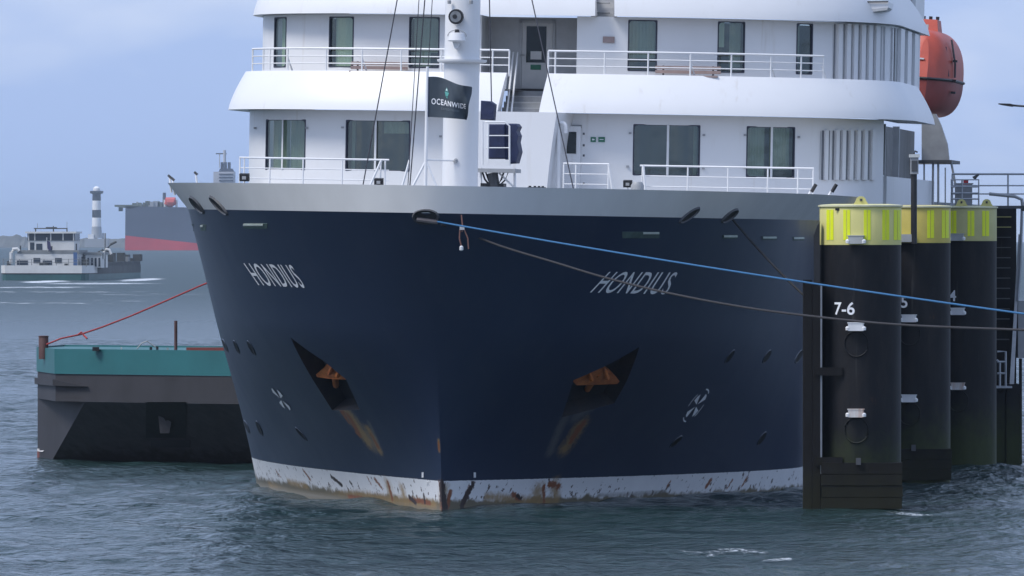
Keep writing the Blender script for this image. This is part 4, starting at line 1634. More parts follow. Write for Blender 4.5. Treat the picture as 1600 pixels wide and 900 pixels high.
def lifeboat():
    yl = 52.0
    c = ly(1441, 122, yl)
    root = empty('lifeboat', W((c.x, yl, c.z)), (0, SHIP_ROLL + R(2.5), -SHIP_YAW), label='orange-red enclosed lifeboat hung at the far right of the superstructure', cat='lifeboat')
    k = 12400 / 250.0
    wv = 45 / k
    LEN = 7.5

    def section(t, prof):
        """t 0 bow .. 1 stern"""
        f = max(0.16, (1 - (1 - min(1, t / 0.38)) ** 2.2) ** 0.55) * (1 - 0.25 * max(0, t - 0.8) / 0.2)
        return [(x * wv * f, t * LEN, z * (0.75 + 0.25 * f)) for x, z in prof]
    hp = [(-math.cos(PI * i / 20) * abs(math.cos(PI * i / 20)) ** -0.25 if i != 10 else 0.0, -1.16 * math.sin(PI * i / 20) ** 0.9) for i in range(21)]
    ts = [0, 0.01, 0.03, 0.06, 0.09, 0.13, 0.17, 0.23, 0.3, 0.4, 0.5, 0.6, 0.7, 0.8, 0.9, 1.0]
    mb = MB()
    rows = [[Vector(p) for p in section(t, hp)] for t in ts]
    mb.grid(rows)
    mb.add(rows[0], [tuple(range(len(rows[0])))])
    mb.add(rows[-1], [tuple(range(len(rows[-1])))])
    mb.build('lower_hull', ORANGED, root, smooth=True, sharp=50)
    cp = [(-math.cos(PI * i / 22) * (1.0 if i != 11 else 0.0), 1.60 * math.sin(PI * i / 22) ** 0.72) for i in range(23)]
    mb = MB()
    rows = []
    for t in ts:
        s = section(t, cp)
        lean = 0.55 * max(0, 0.12 - t) / 0.12
        rows.append([Vector((x, y + lean * max(0, z), z)) for (x, y, z) in s])
    mb.grid(rows)
    mb.add(rows[0], [tuple(range(len(rows[0])))])
    mb.add(rows[-1], [tuple(range(len(rows[-1])))])
    mb.build('canopy', ORANGE, root, smooth=True, sharp=50)
    rub = MB()
    rub.tube([Vector((p[0] * 1.01, p[1], p[2])) for p in [section(t, [(-1, 0)])[0] for t in reversed(ts)] + [section(0, [(0, 0)])[0]] + [section(t, [(1, 0)])[0] for t in ts]], 0.05, 6)
    rub.build('rubbing_strake', BLACK, root, smooth=True)
    ck = MB()
    z0, z1 = 1.25, 1.92
    ck.add([(-0.42, 2.0, z0), (0.30, 2.0, z0), (0.20, 2.3, z1), (-0.36, 2.3, z1), (-0.42, 4.2, z0), (0.30, 4.2, z0), (0.20, 4.0, z1), (-0.36, 4.0, z1)],
           [(0, 1, 2, 3), (4, 5, 6, 7), (0, 4, 7, 3), (1, 5, 6, 2), (3, 2, 6, 7)])
    ckp = ck.build('cockpit', ORANGE, root)
    MB().add([(-0.34, 2.09, 1.45), (-0.05, 2.09, 1.45), (-0.06, 2.21, 1.75), (-0.30, 2.21, 1.75)], [(0, 1, 2, 3)]).build('cockpit_window', GREYM, ckp)
    for i in range(3):
        MB().box((-0.25 + i * 0.22, 2.6, z1 + 0.05), (0.10, 0.2, 0.10)).build('roof_fitting', BLACK, ckp)
    MB().tube([Vector((wv * 0.80, 1.8, 1.30)), Vector((wv * 0.98, 1.8, 0.55)), Vector((wv * 1.0, 1.8, 0.1))], 0.035, 6).build('grab_line', DARKG, root)
    MB().tube([Vector((wv * 0.66, 1.2, 1.05)), Vector((wv * 0.82, 1.2, 0.12))], 0.03, 6).build('grab_line', DARKG, root)
    for z in (0.62, 0.0, -0.38):
        MB().box((wv * 0.99, 1.6, z), (0.14, 0.2, 0.07)).build('side_fitting', BLACK, root)
    MB().box((-0.1, 0.30, 0.62), (0.20, 0.06, 0.05)).build('bow_reflector', LETTER, root)


lifeboat()

# mooring lines
a, na = hit2(684, 343)
BLUE = mat('blue rope', (0.038, 0.155, 0.33), 0.8, var=0.2, scale=25, bump=0.5, bscale=60)
GREYR = mat('weathered grey rope', (0.040, 0.038, 0.042), 0.85, var=0.25, scale=25, bump=0.5, bscale=60)
REDR = mat('red rope', (0.42, 0.055, 0.055), 0.8, var=0.2, scale=20, bump=0.4, bscale=60)
start = W(a + na * 0.10)
blue_end = at(1800, 517, 165)
wtube('mooring_line', sag(start, blue_end, 0.10, 50), 0.022, BLUE, label='taut bright blue mooring line from the bow across the black piles', cat='rope')
a2, n2 = hit2(690, 348)
s2 = W(a2 + n2 * 0.10)
pts = [s2]
for (px, py, Y) in ((730, 365, 197.2), (790, 387, 196), (860, 408, 194.3), (950, 435, 192), (1045, 458, 189.5), (1150, 478, 187), (1250, 492, 184.6), (1400, 507, 181), (1600, 515.5, 174.0), (1800, 522, 165.3)):
    pts.append(at(px, py, Y))
sm_pts = []
for i in range(len(pts) - 1):
    p0, p1, p2, p3 = pts[max(i - 1, 0)], pts[i], pts[i + 1], pts[min(i + 2, len(pts) - 1)]
    for k in range(6):
        t = k / 6
        sm_pts.append(0.5 * ((2 * p1) + (p2 - p0) * t + (2 * p0 - 5 * p1 + 4 * p2 - p3) * t * t + (3 * p1 - p0 - 3 * p2 + p3) * t ** 3))
sm_pts.append(pts[-1])
wtube('mooring_line', sm_pts, 0.027, GREYR, label='slack grey mooring line sagging below the blue one', cat='rope')
a3, n3 = hit2(1142, 342)
wtube('mooring_line', sag(W(a3 + n3 * 0.06), at(1300, 500, 201.0), 0.12), 0.03, RUBBER, label='thin dark line from the port chock down to the nearest pile', cat='rope')


# post outside the picture that takes both bow lines
post = empty('mooring_post', (blue_end.x + 0.3, blue_end.y, 0), label='black mooring post off to the right that holds the bow lines', cat='mooring post')
MB().lathe((0, 0, 0), [(0.34, -1.5), (0.34, 5.3), (0.42, 5.32), (0.42, 5.42), (0.2, 5.46)], 24).build('post_tube', PILE, post, smooth=True)
MB().lathe((0, 0, 4.55), [(0.36, 0), (0.40, 0.04), (0.40, 0.55), (0.36, 0.6)], 24, caps=False).build('rope_turns', GREYR, post, smooth=True)


def hanging_line():
    a, n = hit2(721, 338)
    top = W(a + n * 0.12)
    root = empty('hanging_messenger_line', top, label='short brown line ends with a white weight dangling from the bulwark', cat='rope')
    BR = mat('brown line', (0.20, 0.10, 0.08), 0.8)
    w = 1 / 62.0
    MB().tube([(-1 * w, 0, 0.1), (1 * w, -0.03, -12 * w), (0, -0.03, -20 * w)], 0.02, 6).build('loop', BR, root)
    MB().box((0, -0.04, -14 * w), (0.12, 0.05, 0.09)).build('knot', RECESS, root)
    MB().tube([(-3 * w, -0.03, -16 * w), (-4 * w, -0.03, -30 * w), (-1 * w, -0.03, -42 * w)], 0.022, 6).build('line_end', BR, root)
    MB().tube([(3 * w, -0.03, -16 * w), (9 * w, -0.03, -30 * w), (10 * w, -0.03, -46 * w)], 0.02, 6).build('line_end', BR, root)
    MB().lathe((-1 * w, -0.03, -49 * w), [(0.02, 0), (0.05, 0.02), (0.05, 0.10), (0.02, 0.13)], 10).build('weight', RAILW, root, smooth=True)


hanging_line()

# ------------------------------------------------------------------ mooring dolphins (three tubular piles)
def on_pile(c, r, px, py):
    """first hit of the picture ray with a vertical cylinder"""
    d = ray(px, py)
    o = Vector((-c[0], -c[1]))
    dd = Vector((d.x, d.y))
    A = dd.dot(dd)
    B_ = 2 * dd.dot(o)
    Cc = o.dot(o) - r * r
    disc = max(0, B_ * B_ - 4 * A * Cc)
    t = (-B_ - math.sqrt(disc)) / (2 * A)
    return CAM + d * t


def cyl_patch(c, r, px0, px1, z0, z1, thick, n=6):
    a = on_pile(c, r, px0, HZ)
    b = on_pile(c, r, px1, HZ)
    t0 = math.atan2(a.y - c[1], a.x - c[0])
    t1 = math.atan2(b.y - c[1], b.x - c[0])
    mb = MB()
    inn, out = [], []
    rows = []
    for (rr, z) in ((r, z0), (r + thick, z0), (r + thick, z1), (r, z1)):
        rows.append([Vector((rr * math.cos(lerp(t0, t1, i / n)), rr * math.sin(lerp(t0, t1, i / n)), z)) for i in range(n + 1)])
    mb.grid(rows)
    for k in (0, n):
        mb.add([r_[k] for r_ in rows], [(0, 1, 2, 3)])
    return mb


def dolphin(pxl, pxr, Y, pytop, yel, strips, band_bottom, number, bollards, label, collar, eye):
    r = (pxr - pxl) / 2 * Y / F
    cx = ((pxl + pxr) / 2 - 800) * Y / F
    root = empty('mooring_dolphin', (cx, Y, 0), label=label, cat='mooring pile', group='black tubular mooring piles')
    ztop = HCAM + (HZ - pytop) * Y / F
    c = (cx, Y)
    zb = HCAM + (HZ - band_bottom) * (Y - r) / F
    MB().lathe((0, 0, 0), [(r, -2.0), (r, zb - 0.01)], 72, caps=False).build('pile_tube', PILE, root, smooth=True)
    MB().lathe((0, 0, 0), [(r + 0.006, zb - 0.01), (r + 0.006, ztop - 0.05), (r - 0.02, ztop), (r - 0.3, ztop + 0.02)], 72).build('yellow_cap', yel, root, smooth=True)
    MB().lathe((0, 0, 0), [(r + 0.007, ztop - 0.06), (r + 0.045, ztop - 0.05), (r + 0.045, ztop - 0.012), (r - 0.05, ztop + 0.004)], 72, caps=False).build('top_rim', mat('cream rim paint', (0.66, 0.64, 0.42), 0.5), root, smooth=True)
    for px in strips:
        for dx in (-2.9, 2.9):
            cyl_patch(c, r + 0.008, px + dx - 2.4, px + dx + 2.4, HCAM + (HZ - band_bottom + 7) * Y / F, ztop - 0.13, 0.006, 2).build('reflective_strip', FLUO, root)
    if number:
        body, npx, npy, hpx = number
        vs, fs, asp = text_mesh(body, bold=0.015)
        hm = hpx * Y / F
        ctr = on_pile(c, r, npx, npy)
        t0 = math.atan2(ctr.y - Y, ctr.x - cx)
        w = hm * asp
        out = []
        for (u, v) in vs:
            t = t0 + (u - 0.5) * w / r
            out.append(((r + 0.012) * math.cos(t), (r + 0.012) * math.sin(t), ctr.z + (v - 0.5) * hm))
        MB().add(out, fs).build('number', LETTER, root, fix=False)
    for (px, py, m, ring) in bollards:
        p = on_pile(c, r, px, py) - Vector((cx, Y, 0))
        t = math.atan2(p.y, p.x)
        rot = Matrix.Rotation(t + PI / 2, 3, 'Z')
        k = 200 / Y * Y / F
        b = MB()
        b.box(p + rot @ Vector((0, -0.06, 0)), (0.38, 0.22, 0.19), rot)
        bo = b.build('mooring_bollard', m, root)
        for s in (-1, 1):
            MB().lathe(p + rot @ Vector((s * 0.20, -0.13, -0.03)), [(0.055, -0.05), (0.06, 0.02), (0.03, 0.05)], 10).build('horn', RAILW, bo, smooth=True)
        MB().box(p + rot @ Vector((0, -0.05, 0.105)), (0.42, 0.26, 0.025), rot).build('lid', m, bo)
        if ring:
            q = p + Vector((0, 0, -0.42))
            pts = []
            for i in range(25):
                a = 2 * PI * i / 24
                tt = t + 0.30 * math.cos(a) / r
                pts.append(Vector(((r + 0.015) * math.cos(tt), (r + 0.015) * math.sin(tt), q.z + 0.32 * math.sin(a))))
            MB().tube(pts, 0.02, 6, caps=False).build('shadow_ring', PILE, root, smooth=True)  # thin ring modelled in place of a faint round shadow
    if eye:
        for px in eye:
            x = (px - 800) * Y / F - cx
            e = MB()
            yy = -math.sqrt(max(0.01, (r - 0.1) ** 2 - x * x)) * 0.9
            pr = [(x + a, yy, ztop + b) for a, b in ((-0.2, 0), (0.2, 0), (0.15, 0.06), (0.10, 0.17), (0.04, 0.21), (-0.04, 0.21), (-0.10, 0.17), (-0.15, 0.06))]
            e.prism(pr, (0, 0.08, 0))
            eo = e.build('lifting_eye', YELLOW, root)
            MB().lathe((x, yy - 0.004, ztop + 0.12), [(0.03, -0.03), (0.03, 0.03)], 8).build('eye_pin', DARKG, eo)
    if collar:
        zc, n = collar
        for i in range(n):
            z0 = zc - i * 0.29
            j = random.uniform(-0.015, 0.02)
            MB().ab((-r + j, -r - 0.07 + j, z0 - 0.275), (r - 0.02 + j, -r + 0.5, z0)).build('collar_plank', TIMBER, root)
        MB().ab((-0.16, -r - 0.15, zc - 0.05), (-0.04, -r - 0.05, zc + 0.12)).build('cleat', DARKG, root)
    return root, r, cx, ztop


RUSTW = mat('rusty white paint', (0.72, 0.72, 0.70), 0.5, var=0.1, scale=5, stretch=(1, 1, 0.2), col2=(0.42, 0.17, 0.07))
BOLW = mat('bollard white', (0.74, 0.75, 0.76), 0.5, var=0.08)
BOLG = mat('bollard grey', (0.42, 0.43, 0.42), 0.5, var=0.1)
d1, r1, cx1, zt1 = dolphin(1281, 1408, 199.5, 320, YELLOW, (1297, 1323, 1355, 1384, 1402), 382, ('7-6', 1319, 482, 20),
                           ((1338, 511, BOLW, True), (1338, 646, RUSTW, True), (1338, 375, BOLG, False)), 'thickest nearest black pile with pale yellow cap, marked 7-6', (1.18, 4), (1343,))
d2, r2, cx2, zt2 = dolphin(1375, 1485, 221, 321.5, YELLOWO, (1394, 1454, 1477), 379, ('5', 1413, 472, 18),
                           ((1421, 498, BOLW, True), (1421, 623, BOLW, True), (1413, 373, BOLG, False)), 'middle black pile with ochre yellow cap, marked 5', (0.95, 3), ())
d3, r3, cx3, zt3 = dolphin(1452, 1557, 234, 322.5, YELLOWD, (1489, 1517, 1540), 376, ('4', 1488.5, 462, 17),
                           ((1497, 487, BOLW, False), (1497, 604, RUSTW, True), (1496, 371, BOLG, False)), 'farthest black pile with faded yellow cap, marked 4', None, (1500, 1540))
# black label plate on the first cap
p = on_pile((cx1, 199.5), r1, 1309, 327)
MB().box(p - Vector((cx1, 199.5, 0)) + Vector((0, -0.02, 0)), (0.13, 0.03, 0.06)).build('tag_plate', BLACK, d1)

# fender in front of the first pile on the ship's side
fxl, fxr = (1255 - 800) * 199 / F, (1281 - 800) * 199 / F
fend = empty('fender_frame', ((fxl + fxr) / 2, 199.0, 0), label='tall dark fender panel between the hull and the nearest pile', cat='fender')
hw = (fxr - fxl) / 2
ztf = HCAM + (HZ - 437) * 199 / F
for k in range(2):
    MB().ab((-hw + k * hw + 0.005, -0.4, -1.2), (k * hw - 0.005, 0.4, ztf - 0.06 * k)).build('fender_board', TIMBER, fend)
MB().tube([(hw + 0.012, -0.36, 0.9), (hw + 0.012, -0.36, ztf - 0.1)], 0.035, 8).build('pale_edge_tube', GREYM, fend)  # thin pale tube along the edge of the panel
for pz in (580, 720):
    z = HCAM + (HZ - pz) * 199 / F
    MB().ab((hw * 0.4, -0.46, z - 0.10), (hw + 0.55, -0.41, z + 0.10)).build('fender_bracket', TIMBER, fend)
zu = HCAM + (HZ - 346) * 199 / F
MB().prism([(hw - 0.14, 0.0, ztf - 0.2), (hw, 0.0, ztf - 0.2), (hw, 0.0, zu), (hw - 0.06, 0, zu - 0.1), (hw - 0.15, 0, zu - 0.35)], (0, 0.2, 0)).build('fender_head', BLACK, fend)


# navigation lamp post on the middle pile
def lamp_post():
    Y = 219.2
    x = (1428 - 800) * Y / F
    z0 = HCAM + (HZ - 379) * Y / F
    root = empty('lamp_post', (x, Y, z0), label='slim dark post with a small grey lamp box between first and second pile', cat='lamp post')
    zz = lambda py: HCAM + (HZ - py) * Y / F - z0
    MB().tube([(0, 0, zz(381)), (0, 0, zz(272))], 0.085, 12).build('post_tube', BLACK, root, smooth=True)
    MB().ab((-0.33, -0.05, zz(378)), (0.06, 0.9, zz(366))).build('mount_bracket', BOLG, root)
    MB().ab((-0.10, -0.11, zz(272)), (0.12, 0.11, zz(246))).build('lamp_box', GREYM, root)
    MB().ab((-0.07, -0.125, zz(268)), (0.09, -0.112, zz(251))).build('lamp_glass', DARKG, root)
    MB().ab((-0.13, -0.14, zz(246)), (0.15, 0.14, zz(241))).build('lamp_cap', mat('lamp cap paint', (0.6, 0.62, 0.6), 0.5), root)
    MB().tube([(0.0, 0, zz(241)), (0.03, 0, zz(236)), (0.10, 0, zz(238))], 0.03, 6).build('sensor', BLACK, root)


lamp_post()


def access_tower():
    Y = 240.0
    xx = lambda px: (px - 800) * Y / F
    zz = lambda py: HCAM + (HZ - py) * Y / F
    x0 = xx(1575)
    root = empty('access_tower', (x0, Y, 0), label='dark steel stair tower with light stringer behind the farthest pile', cat='stair tower')
    X = lambda px: xx(px) - x0
    MB().ab((X(1548), 1.2, -1.5), (X(1592), 2.4, zz(322))).build('back_panel', PILE, root)
    MB().ab((X(1572), -0.2, -1.5), (X(1592), 1.19, zz(600))).build('leg_column', PILE, root)
    MB().ab((X(1550), -0.1, -1.5), (X(1571), 1.19, zz(607))).build('leg_column', PILE, root)
    for i in range(13):
        py = 338 + i * 16
        MB().ab((X(1549), 0.2 + 0.05 * (13 - i), zz(py) - 0.03), (X(1583 - i * 0.4), 0.55 + 0.05 * (13 - i), zz(py))).build('stair_tread', mat('tread yellow', (0.36, 0.34, 0.12), 0.6) if i in (0, 1) else DARKG, root)
    MB().prism([(X(1592), 0.1, zz(366)), (X(1595), 0.1, zz(366)), (X(1584), -0.1, zz(606)), (X(1577), -0.1, zz(606))], (0, 0.1, 0)).build('stringer', mat('pale stringer paint', (0.55, 0.56, 0.58), 0.5), root)
    MB().tube([(X(1603), 0.0, zz(314)), (X(1597), 0.0, zz(325)), (X(1594), 0.0, zz(420)), (X(1590), 0, zz(470))], 0.05, 6).build('hand_rail', GALV, root, smooth=True)
    pl = MB().ab((X(1553), -0.5, zz(606)), (X(1580), 0.3, zz(603))).build('platform', GALV, root)
    for pts in (((1557, 549), (1570, 549), (1570, 604)), ((1557, 565), (1570, 565)), ((1556, 562), (1561, 566), (1561, 604)), ((1557, 583), (1570, 583))):
        MB().tube([(X(x), -0.45, zz(y)) for x, y in pts], 0.035, 6).build('platform_rail', GALV, root)
    MB().ab((X(1592.5), 0.5, zz(560)), (X(1640), 3.0, zz(470))).build('deck_girder', GREYM, root)
    for px in (1597, 1615, 1632):
        MB().ab((X(px - 2), 0.6, -1.0), (X(px + 2), 0.9, zz(561))).build('girder_post', PILE, root)


access_tower()


def quay_rail():
    Y = 238.0
    xx = lambda px: (px - 800) * Y / F
    zz = lambda py: HCAM + (HZ - py) * Y / F
    root = empty('platform_railing', (xx(1540), Y, zz(322)), label='galvanised guard railing on the platform at the right edge', cat='railing')
    X = lambda px: xx(px) - xx(1540)
    Z = lambda py: zz(py) - zz(322)
    for y in (272, 290, 303):
        MB().tube([(X(1487), 0, Z(y)), (X(1650), 0, Z(y))], 0.035 if y == 272 else 0.024, 6).build('rail_bar', GALV, root)
    for px in (1488, 1575, 1645):
        MB().tube([(X(px), 0, Z(324)), (X(px), 0, Z(272))], 0.03, 6).build('rail_post', GALV, root)
    for pts in (((1485, 322), (1485, 281), (1528, 281), (1528, 322)), ((1485, 292), (1528, 292)), ((1485, 302), (1528, 302)), ((1485, 311), (1528, 311)), ((1502, 281), (1502, 322))):
        MB().tube([(X(x), -0.4, Z(y)) for x, y in pts], 0.028, 6).build('gate_bar', GALV, root)
    MB().tube([(X(1545), -0.2, Z(303)), (X(1585), -0.2, Z(307)), (X(1596), -0.2, Z(312)), (X(1598), -0.2, Z(330))], 0.05, 8).build('cable_pipe', GREYM, root, smooth=True)
    MB().ab((X(1480), -0.6, Z(326)), (X(1660), 1.2, Z(321.5))).build('platform_deck', DARKG, root)
    cab = empty('switch_cabinet', (xx(1507), Y + 0.5, zz(322)), label='grey cabinet with a red sign behind the platform gate', cat='cabinet')
    w = 26 * Y / F / 2
    h = zz(288) - zz(322)
    MB().ab((-w, -0.2, 0), (w, 0.25, h)).build('cabinet_body', GREYM, cab)
    MB().ab((-w - 0.03, -0.24, h), (w + 0.03, 0.29, h + 0.04)).build('cabinet_roof', GREYM, cab)
    MB().ab((-0.02, -0.23, h * 0.93), (0.13, -0.21, h * 0.93 + 0.17)).build('red_sign', mat('red sign', (0.55, 0.04, 0.05), 0.5), cab)
    lamp = empty('spot_lamp', (xx(1523), Y - 0.35, zz(281)), label='small dark spot lamp clamped on the platform gate', cat='lamp')
    MB().tube([(0.0, 0, 0.0), (0.0, 0, 0.05)], 0.03, 6).build('clamp', BLACK, lamp)
    MB().tube([(-0.06, 0, 0.04), (0.10, 0, 0.16)], [0.06, 0.03], 8).build('lamp_head', DARKG, lamp)


quay_rail()


def street_lamp():
    Y = 262.0
    x = (1660 - 800) * Y / F
    root = empty('street_lamp', (x, Y, 0), label='dark street lamp arm reaching in at the right edge against the sky', cat='street lamp')
    zz = lambda py: HCAM + (HZ - py) * Y / F
    X = lambda px: (px - 1660) * Y / F
    MB().tube([(0, 0, 0), (0, 0, zz(170))], [0.11, 0.07], 10).build('lamp_column', DARKG, root, smooth=True)
    MB().tube([(0, 0, zz(170)), (X(1600), 0, zz(166)), (X(1580), 0, zz(164.5))], 0.035, 8).build('lamp_arm', DARKG, root)
    MB().prism([(X(1560), -0.1, zz(161.5)), (X(1578), -0.1, zz(162)), (X(1588), -0.1, zz(164.5)), (X(1582), -0.1, zz(167)), (X(1566), -0.1, zz(164.5)), (X(1560), -0.1, zz(163))], (0, 0.2, 0)).build('lamp_head', BLACK, root)


street_lamp()

# ------------------------------------------------------------------ barge on the left
TEAL = mat('teal barge paint', (0.022, 0.135, 0.145), 0.5, var=0.10, scale=0.9, bump=0.08, bscale=2)
BARGEG = mat('barge grey paint', (0.034, 0.033, 0.038), 0.65, var=0.25, scale=0.9, stretch=(1, 1, 0.4))
BARGED = zmat('barge rake plate', (0.048, 0.046, 0.050), (0.022, 0.018, 0.017), 0.0, 0.6, rough=0.5)
BROWN = mat('brown bollard paint', (0.10, 0.045, 0.04), 0.6, var=0.25)


def barge():
    xl = lambda px, Y: (px - 800) * Y / F
    zz = lambda py, Y: HCAM + (HZ - py) * Y / F
    A = Vector((xl(85, 241), 241.0, 0))           # corner between chamfer and headlog
    Bq = Vector((xl(430, 236), 236.0, 0))         # far end of the headlog, behind the ship
    C = Vector((xl(57, 245.5), 245.5, 0))         # end of the chamfer
    D = C + Vector((0.6, 4.5, 0))
    E = Bq + Vector((0.6, 9.0, 0))
    root = empty('pontoon_barge', (A.x, A.y, 0), label='teal and dark grey flat barge moored left of the ship', cat='barge')
    o = Vector((A.x, A.y, 0))
    z_top = zz(545, 241)
    z_t0 = zz(584, 241)
    z_k = zz(627, 241)

    def ring(z, ins=0.0):
        c = (A + Bq + C + D + E) / 5
        return [p + (c - p).normalized() * ins + Vector((0, 0, z)) - o for p in (C, A, Bq, E, D)]
    top = ring(z_top)
    mid = ring(z_t0)
    mb = MB()
    mb.add(mid + top, [(i, (i + 1) % 5, (i + 1) % 5 + 5, i + 5) for i in range(5)])
    mb.build('coaming', TEAL, root)
    MB().add(ring(z_top - 0.05, 0.02), [(0, 1, 2, 3, 4)]).build('deck', TEAL, root)
    # vertical shell under the coaming
    g = MB()
    r0, r1 = ring(z_k, 0.04), ring(z_t0 - 0.002, 0.04)
    g.add([r0[1], r0[2], r1[2], r1[1]], [(0, 1, 2, 3)])
    g.add([r0[0], r0[1], r1[1], r1[0]], [(0, 1, 2, 3)])
    g.add([r0[0], r1[0], r1[4], r0[4]], [(0, 1, 2, 3)])
    # chamfer and left side go on down to the water
    fd = (Bq - A).normalized()
    back = Vector((-fd.y, fd.x, 0))
    rake = 3.2
    zb = -0.6
    t_l = 0.185
    K0 = A + fd * 1.20                            # where the rake edge begins on the headlog
    k0 = K0 - o + Vector((0, 0, z_k))
    c0 = r0[0]
    kc = (C - o).lerp(K0 - o, 0.12)
    k1 = Vector((kc.x, kc.y, zb))
    c1 = Vector((c0.x, c0.y, zb))
    g.add([c0, c1, k1, k0], [(0, 1, 2, 3)])
    g.add([c0, k0, r0[1]], [(0, 1, 2)])
    g.add([c0, r0[4], Vector((r0[4].x, r0[4].y, zb)), c1], [(0, 1, 2, 3)])
    g.build('shell', BARGEG, root)
    e0 = r0[2]
    down = Vector((0, 0, zb - z_k))
    pn_ = (k1 - k0).cross(e0 - k0).normalized()
    e1 = e0 + down - back * (pn_.dot(e0 - k0 + down) / pn_.dot(back))
    MB().add([k0, k1, e1, e0], [(0, 1, 2, 3)]).build('rake_plate', BARGED, root)
    # rubbing strake round the corner
    zs = zz(594, 241)
    sp = [C - o + Vector((-0.06, -0.05, zs)), A - o + Vector((-0.05, -0.12, zs + 0.03)), A + fd * 1.3 - o + Vector((0, -0.10, zs - 0.18))]
    MB().prism([sp[0], sp[1], sp[2], sp[2] + Vector((0, 0.1, -0.02)), sp[1] + Vector((0, 0.02, -0.2)), sp[0] + Vector((0, 0.02, -0.2))], (0.02, 0.2, 0)).build('rubbing_strake', BARGEG, root)
    # draught band at the corner
    wl = MB()
    p0 = c0 + Vector((-0.015, -0.02, 0))
    for (m, za, zb2, nm) in ((mat('draught white', (0.6, 0.58, 0.56), 0.6), 0.21, 0.29, 'draught_mark'), (mat('oxide red', (0.20, 0.065, 0.05), 0.6), -0.2, 0.205, 'oxide_band')):
        MB().add([Vector((p0.x, p0.y, za)), Vector((k1.x + 0.02, k1.y - 0.16, za)), Vector((k1.x + 0.1, k1.y - 0.16, zb2)), Vector((p0.x, p0.y, zb2))], [(0, 1, 2, 3)]).build(nm, m, root)
    # niche in the headlog with a ledge below
    n_ = -back
    for (x0, x1, y0, y1, m, nm, k) in ((228, 291, 628, 684, BLACK, 'niche', 0.03), (236, 297, 688, 699, BARGEG, 'ledge', 0.10)):
        q = []
        for (px, py) in ((x0, y0), (x1, y0), (x1, y1), (x0, y1)):
            # meet of the picture ray with the raked plate
            pl_n = (k1 - k0).cross(e0 - k0).normalized()
            d = ray(px, py)
            base = k0 + o
            tt = (base - CAM).dot(pl_n) / d.dot(pl_n)
            q.append(CAM + d * tt - o + Vector((0, -k, 0)))
        ni = MB().prism(q, (0, 0.25, 0)).build(nm, m, root)
        if nm == 'niche':
            c = sum(q, Vector()) / 4
            MB().prism([c + Vector((-0.25, -0.03, 0.35)), c + Vector((0.0, -0.03, -0.05)), c + Vector((0.22, -0.03, 0.35)), c + Vector((0.10, -0.03, -0.4)), c + Vector((-0.18, -0.03, -0.4))], (0, 0.02, 0)).build('niche_anchor', BARGED, ni)
    # deck fittings
    bz = z_top - 0.05
    b = Vector((xl(68, 243.5), 243.5, 0)) - o
    bo = MB().lathe((b.x, b.y, bz - 0.3), [(0.15, 0), (0.15, 0.66), (0.13, 0.70)], 16).build('bollard', BROWN, root, smooth=True)
    MB().lathe((b.x, b.y, bz + 0.37), [(0.155, 0), (0.16, 0.04), (0.1, 0.05)], 16).build('bollard_cap', BROWN, bo)
    q = Vector((xl(274, 239), 239.3, 0)) - o
    MB().tube([(q.x, q.y, bz), (q.x, q.y, bz + 0.92)], 0.05, 10).build('deck_post', BROWN, root, smooth=True)
    for (px, w, h, m) in ((150, 0.2, 0.12, BLACK), (246, 0.07, 0.14, BLACK), (236, 0.08, 0.12, BLACK), (262, 0.06, 0.1, GREYM), (190, 0.04, 0.12, RECESS)):
        q = Vector((xl(px, 240), 239.9, 0)) - o
        MB().ab((q.x - w / 2, q.y - w / 2, bz), (q.x + w / 2, q.y + w / 2, bz + h)).build('deck_fitting', m, root)
    q = [Vector((xl(px, 240), 239.9, 0)) - o + Vector((0, 0, HCAM + (HZ - py) * 240 / F)) for px, py in ((214, 545), (222, 536), (230, 533), (240, 540), (247, 545))]
    MB().tube(q, 0.018, 5).build('wire_loop', GREYM, root)
    q = Vector((xl(330, 240), 239.9, 0)) - o
    MB().ab((q.x - 0.75, q.y, bz), (q.x + 1.2, q.y + 0.3, bz + 0.10)).build('red_hatch', mat('hatch red', (0.28, 0.06, 0.05), 0.6), root)
    return b + o + Vector((0, 0, bz + 0.15))


bp_ = barge()
rp = [bp_ + Vector((0.1, -0.16, 0.0)), at(95, 529, 243.6), at(126, 522.5, 244), at(160, 511, 244.3), at(205, 493.5, 244.8), at(255, 472, 245.3), at(312, 447, 246), at(420, 403, 247), at(640, 318, 249)]
wtube('barge_line', rp, 0.026, REDR, label='red rope from the barge bollard up to the ship', cat='rope')
wtube('rope_tail', [at(122, 523, 243.9), at(127, 519, 243.9), at(131, 524, 243.9), at(136, 529, 243.8)], 0.03, REDR, label='short red knot tail on the barge rope', cat='rope')

# ------------------------------------------------------------------ inland motor vessel, far left
VW = mat('vessel white', (0.62, 0.62, 0.60), 0.5, var=0.08, scale=0.5)
VGREEN = mat('vessel green', (0.03, 0.10, 0.10), 0.5, var=0.15, scale=0.5)
VGLASS = mat('vessel windows', (0.03, 0.04, 0.055), 0.2, var=0.2, scale=0.5)
VGREY = mat('vessel grey', (0.20, 0.21, 0.21), 0.6, var=0.2, scale=0.5)
VDARK = mat('vessel dark gear', (0.05, 0.055, 0.055), 0.7, var=0.3, scale=0.5)


